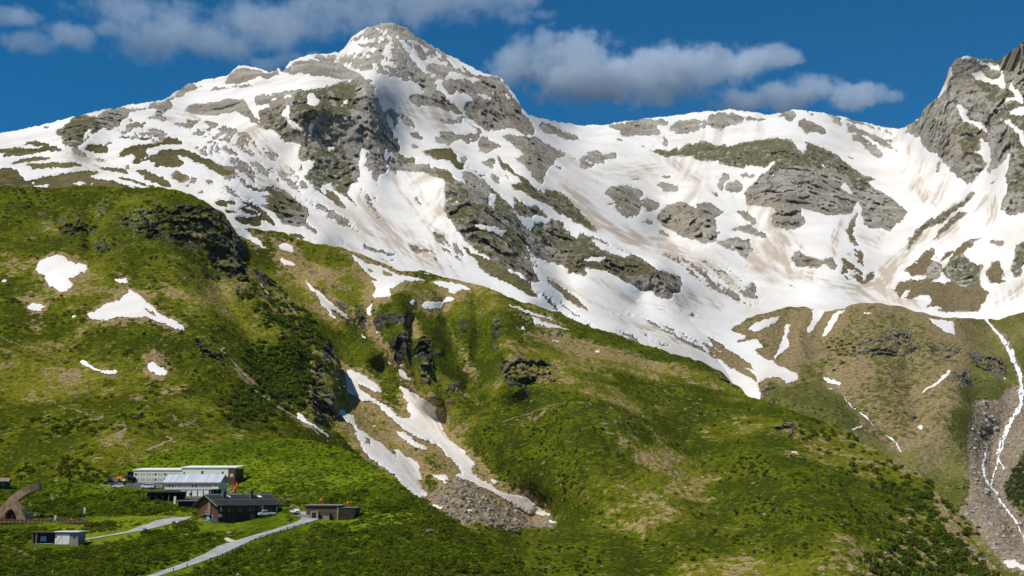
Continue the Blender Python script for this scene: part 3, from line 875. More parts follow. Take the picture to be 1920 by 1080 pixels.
# ------------------------------------------------------------------ ground materials
def ground_material(name, dark, mid, light, dry, rock_a, rock_b, sc=1.0, detail=1.0):
    """cover by vertex attributes (rock, moss, dry, scree, trail, three scales of growth and painted sun tone g1-g3) plus fine procedural grain and painted clump shadow"""
    t = NT(name); p = t.pos()
    n1, n2, n3 = t.attr('g1'), t.attr('g2'), t.attr('g3')
    n4 = t.noise(t.scale(p, (.5, 1, 1.25)), .6 * sc, 3, .72)
    g = t.mix(t.ramp(n2, .34, .66), dark, mid)
    g = t.mix(t.math('MULTIPLY', t.ramp(t.math('ADD', t.math('MULTIPLY', n1, .6), t.math('MULTIPLY', n3, .4)), .47, .66), .85), g, light)  # lighter growth; its contrast also paints sunlit against dark slopes
    g = t.mix(t.math('MULTIPLY', t.ramp(n3, .5, .75), .6), g, [c * .8 for c in dark])
    g = t.mix(t.math('MULTIPLY', t.ramp(n4, .53, .70), .60 * detail), g, [min(1, c * 1.6) for c in light])
    g = t.mix(t.math('MULTIPLY', t.math('MULTIPLY', t.ramp(n4, .49, .33), t.ramp(n2, .25, .7)), .95 * detail), g, [c * .30 for c in dark])  # painted micro shadow between the grass clumps
    dn = t.math('ADD', t.attr('dry'), t.math('MULTIPLY', t.math('SUBTRACT', n3, .5), 1.1))
    dn = t.math('ADD', dn, t.math('MULTIPLY', t.math('SUBTRACT', n4, .5), .9))
    dcol = t.mix(t.ramp(n4, .32, .68), [c * .5 for c in dry], [c * 1.15 for c in dry])
    g = t.mix(t.math('MULTIPLY', t.ramp(dn, .3, .85), .9), g, dcol)
    r2 = t.noise(t.scale(p, (1, 1, 1.7)), .22 * sc, 5, .72, .5); r3 = t.noise(t.scale(p, (.3, .3, 2.6)), .16 * sc, 3, .6, .6)
    rc = t.mix(t.ramp(t.math('ADD', t.math('MULTIPLY', n2, .45), t.math('MULTIPLY', r3, .55)), .36, .64), rock_a, rock_b)
    rc = t.mix(t.math('MULTIPLY', t.ramp(r2, .5, .72), .7), rc, [min(1, c * 1.5) for c in rock_b])
    rc = t.mix(t.math('MULTIPLY', t.ramp(r2, .48, .30), .65), rc, [c * .55 for c in rock_a])
    rc = t.mix(t.math('MULTIPLY', t.ramp(n1, .52, .7), .35), rc, (.20, .145, .095))
    ms = t.math('ADD', t.attr('moss'), t.math('MULTIPLY', t.math('SUBTRACT', n3, .5), 1.3))
    ms = t.math('ADD', ms, t.math('MULTIPLY', t.math('SUBTRACT', n4, .5), .8))
    mc = t.mix(t.ramp(n4, .3, .7), (.048, .050, .010), (.130, .120, .036))
    rc = t.mix(t.math('MULTIPLY', t.ramp(ms, .45, .95), .82), rc, mc)
    sv = t.voro(p, .5 * sc, 'F1', 'Color')
    sepn = t.n.new('ShaderNodeSeparateColor'); t.l.new(sv, sepn.inputs[0])
    sc_c = t.mix(t.math('ADD', t.math('MULTIPLY', sepn.outputs[0], .45), t.math('MULTIPLY', t.ramp(n4, .3, .7), .55)), (.10, .075, .048), (.36, .295, .215))
    rk = t.ramp(t.math('ADD', t.attr('rock'), t.math('MULTIPLY', t.math('SUBTRACT', r2, .5), .6)), .38, .62)
    sk = t.ramp(t.math('ADD', t.attr('scree'), t.math('MULTIPLY', t.math('SUBTRACT', n3, .5), 1.0)), .35, .65)
    c = t.mix(sk, g, sc_c)
    c = t.mix(rk, c, rc)
    trail = t.ramp(t.math('ADD', t.attr('trail'), t.math('MULTIPLY', t.math('SUBTRACT', n4, .5), .6)), .4, .7)
    c = t.mix(trail, c, t.mix(n4, (.18, .13, .08), (.36, .29, .20)))
    hm = t.n.new('ShaderNodeMix'); t.put(hm.inputs[0], t.attr('rock')); t.put(hm.inputs[2], n4); t.put(hm.inputs[3], t.math('MULTIPLY', r2, 2.0))
    return t.done(c, .95, t.bump(hm.outputs[0], 2.6 / sc, .9), Specular_IOR_Level=.0)

def snow_material():
    t = NT('old_snow'); p = t.pos()
    n1 = t.noise(p, .012, 3, .6); n2 = t.noise(p, .09, 4, .65)
    c = t.mix(t.ramp(n1, .35, .7), (.66, .645, .62), (.57, .535, .49))
    c = t.mix(t.math('MULTIPLY', t.ramp(n2, .55, .8), .3), c, (.48, .435, .385))
    d = t.math('ADD', t.attr('dirt'), t.math('MULTIPLY', t.math('SUBTRACT', n2, .5), .45))
    c = t.mix(t.math('MULTIPLY', t.ramp(d, .06, .85), .82), c, (.36, .285, .205))
    return t.done(c, .6, t.bump(n2, 1.6, .5), Specular_IOR_Level=.15)

M_PEAK = ground_material('alpine_rock_ground', (.075, .068, .024), (.110, .098, .040), (.140, .122, .050), (.20, .150, .085), (.255, .232, .195), (.40, .37, .315), sc=.55, detail=.5)
M_LEFT = ground_material('left_slope_ground', (.038, .050, .003), (.088, .106, .005), (.175, .170, .016), (.33, .235, .110), (.045, .045, .038), (.15, .148, .13))
M_SPUR = ground_material('spur_ground', (.034, .048, .003), (.076, .098, .004), (.150, .152, .011), (.34, .245, .110), (.040, .038, .033), (.12, .115, .10))
M_STEP = ground_material('valley_step_ground', (.078, .082, .016), (.118, .120, .024), (.175, .165, .050), (.29, .215, .115), (.075, .07, .06), (.18, .17, .145), sc=.7)
M_NEAR = ground_material('near_meadow', (.044, .072, .003), (.088, .136, .004), (.150, .195, .009), (.20, .16, .075), (.06, .055, .045), (.22, .21, .18), sc=1.6)
M_SNOW = snow_material()

# ------------------------------------------------------------------ terrain sheets
class Sheet: pass
LAYERS = {}

def rasters(txt, snow_default):
    R = {k: np.zeros((RH, RW), np.float32) for k in ('bare', 'moss', 'dry', 'scree', 'shrub', 'turf')}
    ids = np.zeros((RH, RW), np.int16); labels = {}
    R['snow'] = np.zeros((RH, RW), np.float32)
    for kind, extra, P in parse(txt):
        lv = int(extra[0]) / 100 if extra and extra[0].isdigit() else 1.0
        if kind == 'T' and snow_default:
            fill(R['bare'], P, lv); fill(R['moss'], P, 0); fill(R['dry'], P, .42); fill(R['turf'], P, 1.0)
        elif kind in 'RGB' and snow_default:
            lv2 = 0.5 + (lv - .5) * .85 if lv < 1 else {'R': .84, 'G': .88, 'B': .93}[kind]
            fill(R['bare'], P, lv2); fill(R['moss'], P, {'R': .26, 'G': .80, 'B': 0.15}[kind]); fill(R['turf'], P, 0); fill(R['dry'], P, 1.0 if kind == 'B' else 0)
        elif kind == 'S' and snow_default: fill(R['bare'], P, 0)
        elif kind in 'RG' : fill(R['bare'], P, lv); fill(R['moss'], P, .45 if kind == 'R' else .9)
        elif kind == 'B': fill(R['dry'], P, lv)
        elif kind == 'C': fill(R['scree'], P, lv)
        elif kind == 'U': fill(R['shrub'], P, lv)
        elif kind == 'S':
            fill(R['snow'], P, 1)
            k = len(labels) + 1
            labels[k] = ' '.join(extra); fill(ids, P, k)
        elif kind == 'H': fill(R['snow'], P, 0)
    R['ids'] = ids
    for _ in range(14):
        for ax, s in ((0, 1), (0, -1), (1, 1), (1, -1)):
            r = np.roll(ids, s, ax); ids[ids == 0] = r[ids == 0]
    return R, labels

DIRT = np.zeros((RH, RW), np.float32)
for ln in S_DIRT.strip().splitlines():
    hd, pt = ln.split('|'); a, w, v = hd.split(); ox, oy, s = SHEETS[a]
    stroke(DIRT, [(ox + float(q.split(',')[0]) / s, oy + float(q.split(',')[1]) / s) for q in pt.split()], float(w) * 1.0, float(v), True)

def fall_streaks(P, step, rowpx, length, width, seed):
    """noise drawn out along the fall line of the slope (unit deviation)"""
    N = normals(P); h = np.hypot(N[..., 0], N[..., 1]) + 1e-6
    v = np.stack([N[..., 0] / h, N[..., 1] / h, -np.minimum(h / np.maximum(N[..., 2], .1), 4)], -1)
    x0, y0 = project(P); x1, y1 = project(P + v)
    dx, dy = (x1 - x0) / step, (y1 - y0) / rowpx
    dx, dy = blur(dx.astype(np.float32), 3), blur(dy.astype(np.float32), 3)
    l = np.hypot(dx, dy) + 1e-9; dx, dy = dx / l, dy / l
    nz = blur(np.random.default_rng(seed).normal(size=dx.shape).astype(np.float32), width)
    r, c = dx.shape; J, I = np.meshgrid(np.arange(r), np.arange(c), indexing='ij'); acc = nz.copy()
    for sg in (1, -1):
        i, j = I.astype(np.float32), J.astype(np.float32)
        for k in range(length):
            a, b = np.clip(i + .5, 0, c - 1).astype(np.int32), np.clip(j + .5, 0, r - 1).astype(np.int32)
            i, j = i + sg * dx[b, a], j + sg * dy[b, a]
            a, b = np.clip(i + .5, 0, c - 1).astype(np.int32), np.clip(j + .5, 0, r - 1).astype(np.int32)
            acc += nz[b, a] * (1 - k / length)
    return (acc - acc.mean()) / acc.std()

def make_layer(key, name, top, ybot, step, pts, feats, txt, mat, snow_default=False, rockamp=10., grassamp=2., snowamp=.8, bulge=6., wl=90., trails=(), flat=None, rows_step=None, tilt=.6, feat_k=.6):
    s = Sheet(); s.key = key
    top = np.asarray(top, float); xs = np.arange(top[0, 0], top[-1, 0] + .01, step); ny = None
    yt = np.interp(xs, top[:, 0], top[:, 1])
    yt_n = yt + 3.0 * perlin(np.c_[xs / 23., 0 * xs, 0 * xs + hash(key) % 7]) * (0.3 if key == 'near' else 1)
    yt_n = yt_n + 2.2 * perlin(np.c_[xs / 7., 0 * xs + 3, 0 * xs]) * (key == 'peak')
    yb = np.full_like(xs, ybot) if np.isscalar(ybot) else np.interp(xs, *np.asarray(ybot, float).T)
    yb = np.maximum(yb, yt_n + 60)
    n = int(np.median(yb - yt_n) / (rows_step or step)) + 1
    t = np.linspace(0, 1, n)
    X = np.repeat(xs[None], n, 0); Yp = yt_n[None] + (yb - yt_n)[None] * t[:, None]
    tps = TPS(pts)
    D = tps(X, Yp)
    base_pts = unproject(X, Yp, D)
    s.xs, s.yt, s.yb, s.n, s.step = xs, yt_n, yb, n, step
    # large shapes: ribs and gullies
    N = normals(base_pts)
    off = np.zeros_like(D)
    for pl, w, amp in feats:
        d = seg_dist(X, Yp, np.asarray(pl, float)); off += amp * feat_k * np.exp(-(d / (w * 1.25)) ** 2)
    ray = base_pts / np.linalg.norm(base_pts, axis=-1, keepdims=True)
    face = np.clip(-(N * ray).sum(-1), .3, 1)
    P = base_pts - ray * (off / face)[..., None]
    R, labels = rasters(txt, snow_default)
    tr = np.zeros((RH, RW), np.float32)
    for pl, w in trails: stroke(tr, pl, w, 1.0)
    # warped look-up of the cover
    q = np.stack([X, Yp, np.full_like(X, sum(map(ord, key)) % 50)], -1)
    wx = 7. * fbm(q, 24, 4, .65) + 5. * fbm(q, 7, 3, .6, off=5.); wy = 4.5 * fbm(q, 20, 4, .65, off=9.1) + 4. * fbm(q, 6, 3, .6, off=3.3)
    if key == 'near': wx *= .3; wy *= .3
    Xw, Yw = X + wx, Yp + wy
    ca, sa = math.cos(tilt), math.sin(tilt)
    qa = np.stack([(q[..., 0] * ca + q[..., 1] * sa) / 2.4, -q[..., 0] * sa + q[..., 1] * ca, q[..., 2]], -1)
    spk = 1.9 * fbm(qa, 9.5, 4, .72) + 1.0 * fbm(q, 4.6, 2, off=2.)
    s.streak = None
    if snow_default:
        rowpx = float(np.median(yb - yt_n)) / (n - 1)
        s.streak = fall_streaks(P, step, rowpx, 15, 1, 5); s.streak2 = fall_streaks(P, step, rowpx, 30, 2, 6)
        spk = .75 * spk + .30 * s.streak
    b = sample(blur(R['bare'], 1), Xw, Yw)
    mid = 1 - np.abs(2 * b - 1)
    if snow_default:
        Fb = b + spk * (.06 + mid ** .6 * .62)
        F_snow = .47 - Fb
        rock = sstep(.44, .52, Fb)
        rock = rock * (1 - .9 * sample(blur(R['turf'], 1), Xw, Yw))
    else:
        rock = sstep(.40, .62, b + spk * (mid ** .5) * .75)
        F_snow = sample(blur(R['snow'], 1), Xw, Yw) - .5 + .20 * spk * (sample(blur(R['snow'], 3), X, Yp) > .01)
    halo = sample(blur(R['snow'], 12), X + 3 * wx, Yp + 3 * wy) if not snow_default else 0 * X
    dry = np.clip(sample(blur(R['dry'], 5), Xw, Yw) + (np.clip(halo * 2.6, 0, .95) if not snow_default else 0), 0, 1)
    if snow_default: rock = rock * (1 - .85 * np.clip(dry, 0, 1))
    moss = sample(blur(R['moss'], 3), Xw, Yw); scree = sample(blur(R['scree'], 2), Xw, Yw)
    trail = sample(tr, X + wx * .25, Yp + wy * .25)
    shrub = sample(blur(R['shrub'], 18), X + 4 * wx, Yp + 4 * wy)
    snow = sstep(-.12, .1, F_snow)
    # relief
    fl = sample(flat, X, Yp) if flat is not None else 0 * X
    if True:
        low = fbm(P, wl * 1.6, 3, .5); cliff = np.zeros_like(D); m = (rock > .01) | (blur(rock.astype(np.float32), 2) > .02)
        q3 = P[m]; wob = np.stack([fbm(q3, wl * .3, 3, .6, off=u) for u in (2., 5., 9.)], -1) * wl * .16; qq = q3 + wob
        ribs = fbm(q3 * np.array([1, 1, .45]), wl * .22, 4, .6, 1, 3.)
        cliff[m] = .9 * facets(qq, wl * .42, 3) + .5 * facets(qq * np.array([1, 1, 1.5]), wl * .17, 11) + .30 * ribs + .22 * fbm(q3, wl * .07, 2, .6, 0, 6.) + .5 * low[m] - .25
        hum = fbm(P, wl * .55, 5, .55) + .45 * fbm(P, wl * .16, 3, .5, 1, 7.7) - .2
    rb = blur(rock.astype(np.float32), 1); rb2 = blur(rock.astype(np.float32), 4)
    soft = (1 - rb) * (1 - snow)
    rbig = sstep(.25, .95, blur(rock.astype(np.float32), 5))        # small outcrops stay low, big faces stand out
    hr = rb * (.12 + .88 * rbig) * cliff * rockamp + rb2 * bulge * rbig
    fold = fbm(P, wl * 2.6, 2, .5, off=12.) * grassamp * 3.2 * (not snow_default)
    hs = fold * (1 - rb) * (1 if key != 'near' else .5) + soft * hum * grassamp * (1 + .8 * scree) + (1 - rb) * snow * fbm(P, wl * .8, 3, .45) * snowamp
    if key == 'near': hs *= sstep(0, 20, Yp - yt_n[None]) * .8 + .2
    hr *= 1 - np.clip(fl, 0, 1); hs *= 1 - np.clip(fl, 0, 1)
    N = normals(P); ray = P / np.linalg.norm(P, axis=-1, keepdims=True); face = np.clip(-(N * ray).sum(-1), .35, 1)
    P = P - ray * (hr / face)[..., None] + N * hs[..., None]
    s.P, s.N = P, normals(P)
    ledge = sstep(*((.45, .80) if snow_default else (.68, .93)), s.N[..., 2] + .15 * spk)          # turf grows where the rock lies back
    if snow_default: moss = np.clip(moss * (.55 + .75 * ledge), 0, 1)
    else: rock = rock * (1 - .9 * ledge)
    gg = [np.clip(.5 + k * fbm(P * np.array([1, 1, 1.3]), w, o, .55, off=u), 0, 1) for w, o, u, k in ((wl * 2.6, 4, 1.3, 1.5), (wl * .6, 4, 6.1, 1.35), (wl * .12, 3, 8.8, 1.1))]
    if not snow_default: dry = np.clip(dry + .55 * sstep(.60, .74, .5 * gg[0] + .5 * gg[1]) * (key != 'near'), 0, 1)
    s.att = dict(g1=gg[0], g2=gg[1], g3=gg[2], rock=rock * (1 - sstep(0, .2, F_snow) * 0), moss=moss, dry=dry, scree=scree, trail=trail)
    s.snow, s.shrub, s.flat = snow, shrub, fl
    # far side of the ridge, so the hill has a back
    back = []
    for db, dz in ((3, .4), (9, 3), (25, 12), (70, 40), (160, 110), (300, 230)):
        k = D[0] / 1500.
        back.append(P[0] + np.stack([0 * k, db * k, -dz * k], -1))
    G = np.concatenate([np.stack(back[::-1]), P], 0)
    nb = len(back)
    att = {k: np.concatenate([np.repeat(v[:1], nb, 0), v], 0).ravel() for k, v in s.att.items()}
    r, c = G.shape[:2]
    idx = np.arange(r * c).reshape(r, c)
    Fq = np.stack([idx[1:, :-1], idx[1:, 1:], idx[:-1, 1:], idx[:-1, :-1]], -1).reshape(-1, 4)
    s.obj = props(mesh_np(name, G.reshape(-1, 3), Fq, mat, True, att), kind='structure')
    # snow lying on it
    th = .25 + sstep(0, .4, F_snow) * (.9 if snow_default else .5)
    s.Fs, s.th, s.X, s.Yp, s.ids, s.labels = F_snow, th, X, Yp, R['ids'], labels
    if snow_default:      # the snow sheet also hangs over the crest a little
        s.crest = back
    LAYERS[key] = s
    return s

def normals(P):
    du = np.gradient(P, axis=1); dv = np.gradient(P, axis=0)
    n = np.cross(dv, du); n /= np.linalg.norm(n, axis=-1, keepdims=True) + 1e-9
    flip = np.sign((n * -P).sum(-1, keepdims=True)); flip[flip == 0] = 1
    return n * flip

def clip_sheet(V, T, Fv, extra):
    """part of triangles T where Fv > 0, cut along the zero line"""
    ins = Fv[T] > 0; cnt = ins.sum(1)
    keep = T[cnt == 3]
    out = [keep]
    edges_new = {}
    newV, newE = [], []
    m1 = T[cnt == 1]; i1 = ins[cnt == 1]; m2 = T[cnt == 2]; i2 = ins[cnt == 2]
    k1 = i1.argmax(1); A = m1[np.arange(len(m1)), k1]; B = m1[np.arange(len(m1)), (k1 + 1) % 3]; C = m1[np.arange(len(m1)), (k1 + 2) % 3]
    k2 = (~i2).argmax(1); c2 = m2[np.arange(len(m2)), k2]; a2 = m2[np.arange(len(m2)), (k2 + 1) % 3]; b2 = m2[np.arange(len(m2)), (k2 + 2) % 3]
    E = np.concatenate([np.c_[A, B], np.c_[A, C], np.c_[b2, c2], np.c_[a2, c2]])
    Es = np.sort(E, 1); key = Es[:, 0].astype(np.int64) * len(V) + Es[:, 1]
    u, inv = np.unique(key, return_inverse=True); ea, eb = u // len(V), u % len(V)
    t = (Fv[ea] / (Fv[ea] - Fv[eb] + 1e-12))[:, None]
    NV = V[ea] * (1 - t) + V[eb] * t
    inv = inv + len(V); n1, n2 = len(m1), len(m2)
    AB, AC, BC, AC2 = inv[:n1], inv[n1:2 * n1], inv[2 * n1:2 * n1 + n2], inv[2 * n1 + n2:]
    out += [np.c_[A, AB, AC], np.c_[a2, b2, BC], np.c_[a2, BC, AC2]]
    ext = {k: np.r_[v, v[ea] * (1 - t[:, 0]) + v[eb] * t[:, 0]] for k, v in extra.items()}
    return np.r_[V, NV], np.concatenate(out), ext

def compact(name, V, T, ext, mat):
    u, inv = np.unique(T, return_inverse=True)
    return mesh_np(name, V[u], inv.reshape(T.shape), mat, True, {k: v[u] for k, v in ext.items()})

def lay(s, field, th, mat, ext):
    V = (s.P + s.N * th[..., None]).reshape(-1, 3); r, c = s.P.shape[:2]
    idx = np.arange(r * c).reshape(r, c)
    a, b, d, e = idx[1:, :-1].ravel(), idx[1:, 1:].ravel(), idx[:-1, 1:].ravel(), idx[:-1, :-1].ravel()
    T = np.r_[np.c_[a, b, d], np.c_[a, d, e]]
    return clip_sheet(V, T, field.ravel().astype(np.float64), {k: v.ravel() for k, v in ext.items()})

# --- survey points: pixel, pixel, metres
def pts(txt, f):
    return [(x, y, f(d)) for x, y, d in (map(float, q.split(',')) for q in txt.split())]

PK = pts('''-180,350,1420 -180,260,1950 0,350,1450 200,350,1500 330,365,1520 0,300,1650 0,252,2050 130,225,2100 180,300,1750 300,190,2450 330,270,1950 420,330,1700 450,420,1500
350,165,2900 430,140,3100 500,130,3150 560,105,3200 640,95,3250 730,43,3300 800,85,3300 900,135,3250 960,170,3200 985,215,3150
500,180,2350 600,168,2300 690,155,2280 550,290,2050 620,330,1980 700,330,2000 500,150,2700 650,140,2750 720,150,2500 740,200,2400 760,280,2200 850,250,2550 850,180,2850
700,400,1800 780,400,1850 700,470,1600 800,480,1650 900,530,1620 450,300,1880 520,380,1720 600,420,1650 600,460,1540 900,200,2950 960,260,2850 920,240,2850
840,340,2000 900,360,1980 950,450,1850 1000,520,1750 1000,560,1680 1050,470,2000 1100,480,1950 1230,500,2000 1270,540,1990 980,320,2350 1050,400,2200 1100,350,2600 1000,300,2600
1080,235,3700 1150,235,3700 1360,210,3800 1490,207,3800 1600,228,3750 1690,243,3500 1150,300,3200 1200,380,2800 1300,400,2750 1250,450,2600 1400,300,3200 1450,340,3000 1450,420,2700 1500,290,3250
1600,380,2850 1690,400,2750 1650,300,3300 1400,500,2350 1500,540,2250 1600,540,2250 1700,560,2200 1300,560,2005 1200,560,1900 1300,640,1800 1400,700,1800 1100,560,1750 1150,620,1650
1700,245,3300 1790,110,3000 1870,118,3000 1920,80,2800 2080,20,2700 2080,300,2400 2080,580,2000 1800,300,2850 1750,330,2950 1850,400,2600 1900,300,2600 1920,400,2450 1800,450,2500 1750,500,2350
1850,540,2200 1920,580,2100 1800,590,2150 600,600,1350 300,500,1350 0,480,1250 1000,700,1450 1500,720,1750 1900,720,1800''', lambda d: 1250 + (d - 1500) * .85)
make_layer('peak', 'mountain_massif',
    [(-180, 262), (0, 252), (60, 240), (130, 222), (170, 212), (230, 200), (300, 190), (322, 178), (350, 160), (395, 148), (425, 143), (448, 124), (462, 124), (490, 130), (505, 137), (515, 132), (522, 128), (530, 135), (545, 116), (580, 103), (632, 100), (645, 92), (660, 70), (690, 52), (705, 46), (735, 42), (762, 52), (780, 68), (800, 80), (850, 108), (900, 135), (938, 146), (950, 160), (965, 180), (980, 205), (990, 216), (1020, 224), (1080, 235), (1125, 236), (1170, 228), (1220, 222), (1290, 214), (1350, 207), (1380, 207), (1440, 215), (1462, 213), (1490, 206), (1530, 210), (1560, 216), (1580, 220), (1620, 230), (1655, 239), (1690, 242), (1703, 235), (1722, 224), (1736, 200), (1756, 184), (1766, 170), (1774, 150), (1781, 128), (1790, 112), (1812, 105), (1840, 111), (1870, 114), (1888, 102), (1904, 90), (1920, 78), (2080, 10)],
    [(-180, 520), (300, 560), (600, 640), (1000, 720), (1250, 720), (1400, 760), (1450, 690), (1500, 640), (2080, 660)], 2.1, PK,
    [([(600, 165), (690, 160), (712, 230), (700, 330)], 42, 26), ([(560, 190), (590, 260), (580, 330)], 28, 28), ([(745, 170), (762, 270), (740, 330)], 24, -14),
     ([(850, 330), (930, 430), (1000, 550)], 42, 30), ([(965, 255), (1040, 340), (1150, 450), (1270, 540)], 34, 12), ([(880, 300), (960, 400), (1040, 500), (1060, 560)], 22, -14),
     ([(730, 45), (790, 130), (900, 190), (985, 260)], 45, 45), ([(640, 95), (720, 140), (850, 240), (930, 330)], 40, -26), ([(1790, 110), (1770, 250), (1800, 400)], 55, 34),
     ([(1830, 220), (1850, 330), (1800, 420)], 20, -40), ([(1690, 250), (1650, 400), (1630, 530)], 55, -36), ([(1500, 300), (1550, 440), (1580, 480)], 70, 45), ([(1480, 330), (1440, 430)], 40, 30),
     ([(1160, 360), (1200, 400)], 25, 20), ([(1300, 400), (1330, 440)], 38, 34), ([(180, 225), (130, 280)], 30, 40), ([(440, 360), (560, 420), (600, 440)], 30, 20), ([(250, 290), (360, 320), (450, 370)], 30, 14),
     ([(1900, 200), (1890, 330), (1910, 420)], 35, 40)],
    S_L4, M_PEAK, True, rockamp=7.5, grassamp=3., snowamp=1.0, bulge=2.0, wl=120.)

LS = pts('''-180,360,1340 0,355,1350 200,355,1350 330,360,1330 400,388,1300 440,425,1280 480,510,1250 560,580,1150 640,690,1070 640,790,950 0,480,1150 200,480,1130 350,470,1150 430,520,1180 0,600,950 200,600,930 400,620,960
530,650,980 0,700,800 300,700,790 500,740,850 580,770,850 0,800,680 250,800,660 450,800,700 0,890,590 200,890,570 400,850,620 600,830,750 0,960,540 600,900,620 -180,600,940 -180,900,580''', lambda d: 590 + (d - 580) * .62)
make_layer('left', 'left_mountainside',
    [(-180, 345), (0, 347), (100, 350), (150, 344), (200, 347), (250, 352), (300, 352), (335, 357), (362, 366), (392, 383), (420, 398), (432, 415), (446, 440), (462, 455), (470, 480), (482, 500), (505, 518), (530, 540), (545, 560), (575, 590), (605, 620), (622, 645), (636, 675), (646, 720), (652, 760), (656, 790), (664, 850), (672, 960)],
    990, 1.9, LS,
    [([(395, 395), (450, 470), (470, 540)], 32, 14), ([(470, 540), (530, 600), (600, 660), (628, 740)], 28, 14), ([(350, 470), (420, 560), (480, 660), (560, 780)], 18, -9), ([(500, 540), (570, 640), (600, 760)], 14, -7),
     ([(170, 390), (172, 470)], 14, -8), ([(290, 400), (330, 480), (400, 600)], 26, 8), ([(0, 540), (60, 560), (120, 640)], 30, -8), ([(100, 850), (180, 860)], 40, 8), ([(60, 640), (180, 720), (330, 690)], 26, -5)],
    S_L2, M_LEFT, False, rockamp=8.0, grassamp=2.2, snowamp=.5, bulge=.6, wl=46., trails=[
     ([(0, 636), (34, 648), (70, 657), (103, 670)], 1.0), ([(202, 694), (155, 707), (112, 717), (91, 718), (116, 726), (163, 736)], .9), ([(73, 756), (100, 747), (104, 757), (137, 768), (165, 778), (195, 781), (168, 785)], 1.0),
     ([(219, 821), (237, 811)], 1.8), ([(274, 848), (308, 838), (322, 831), (316, 827)], 1.8), ([(412, 655), (450, 690), (481, 715)], 1.4), ([(540, 570), (570, 610), (590, 650)], 1.4), ([(440, 690), (500, 740), (560, 780), (600, 810)], 1.8)])

SPR = pts('''300,432,1400 455,432,1420 560,455,1430 700,490,1480 800,520,1500 900,545,1480 1000,572,1480 1100,612,1450 1200,645,1400 1300,672,1350 1400,742,1250 1480,765,1150 1580,810,1050 1700,880,900 1780,950,780 1880,1075,640
480,480,1380 580,530,1330 660,620,1230 720,690,1120 800,790,960 900,880,840 1000,960,760 620,680,1120 650,760,980 750,880,820 850,960,720 600,620,1200 1000,700,1120 1000,850,900 1150,700,1130 1200,800,920 1200,950,740
1400,850,880 1400,1000,670 1600,900,800 1600,1050,600 1000,1050,640 1000,990,710 1200,1080,580 800,1000,650 900,650,1220 800,640,1180 760,560,1340 740,630,1210 720,640,1200 600,1000,640 1700,1100,560 2000,1150,540''', lambda d: 640 + (d - 650) * .56)
make_layer('spur', 'central_green_spur',
    [(380, 432), (455, 430), (480, 432), (530, 437), (560, 452), (600, 460), (650, 468), (700, 488), (750, 508), (790, 507), (830, 516), (880, 530), (930, 548), (965, 562), (1000, 571), (1050, 588), (1100, 610), (1150, 623), (1200, 643), (1260, 664), (1310, 672), (1345, 690), (1370, 712), (1400, 738), (1425, 747), (1480, 765), (1540, 788), (1580, 808), (1640, 845), (1700, 880), (1745, 908), (1762, 930), (1785, 952), (1815, 992), (1850, 1036), (1880, 1072), (1905, 1100), (2000, 1180)],
    1170, 1.9, SPR,
    [([(470, 450), (580, 540), (680, 650), (740, 720), (830, 820), (1000, 960)], 40, -22), ([(620, 690), (700, 790), (800, 910)], 30, -12), ([(600, 540), (680, 600), (695, 660)], 22, 14), ([(745, 570), (760, 650), (800, 740)], 26, 15),
     ([(830, 580), (850, 650), (890, 760)], 16, -9), ([(930, 565), (950, 640), (960, 720)], 30, 14), ([(895, 560), (900, 660), (880, 720)], 12, -6), ([(1000, 600), (1040, 700), (1100, 800)], 60, 12), ([(770, 600), (778, 680)], 8, -8),
     ([(1200, 700), (1290, 820), (1350, 950)], 60, -9), ([(1450, 790), (1480, 900), (1560, 1000)], 70, 10), ([(1000, 960), (1150, 1000), (1250, 1080)], 40, -8)],
    S_L3, M_SPUR, False, rockamp=8.0, grassamp=1.9, snowamp=.5, bulge=.6, wl=44., trails=[
     ([(940, 790), (990, 775), (1050, 757)], 1.0)], tilt=.9, feat_k=1.0)

STP = pts('''1250,590,1880 1300,600,1900 1372,608,1950 1500,574,2050 1610,570,2050 1740,586,2050 1860,600,2050 1920,585,2000 2080,560,1950 1420,740,1650 1500,720,1700 1600,700,1750 1700,700,1750 1550,800,1500 1700,800,1550 1800,800,1550
1860,800,1600 1920,750,1600 1700,880,1400 1850,950,1250 1920,950,1200 1900,1080,1000 1750,930,1350 2080,1080,980 2080,800,1500 1400,900,1350 1250,800,1500''', lambda d: 1020 + (d - 1000) * .62)
make_layer('step', 'valley_step',
    [(1230, 590), (1300, 598), (1360, 605), (1385, 601), (1420, 592), (1445, 584), (1468, 576), (1505, 574), (1530, 580), (1550, 586), (1580, 581), (1612, 570), (1650, 571), (1690, 575), (1740, 586), (1770, 592), (1802, 594), (1830, 597), (1850, 601), (1870, 599), (1890, 594), (1920, 585), (2080, 560)],
    1190, 2.1, STP,
    [([(1850, 600), (1885, 660), (1905, 730), (1890, 800), (1860, 850), (1880, 940), (1920, 1010)], 26, -26), ([(1540, 590), (1530, 680), (1590, 760), (1680, 850)], 20, -12), ([(1640, 600), (1650, 680)], 50, 16), ([(1740, 600), (1760, 700), (1760, 800)], 30, 14),
     ([(1790, 600), (1800, 680), (1790, 760)], 24, 12), ([(1480, 590), (1470, 660)], 18, -8), ([(1700, 680), (1720, 780)], 16, -8), ([(1430, 720), (1560, 790)], 24, 8)],
    S_L5, M_STEP, False, rockamp=6.5, grassamp=2.4, snowamp=.6, bulge=.6, wl=60., tilt=-.5)
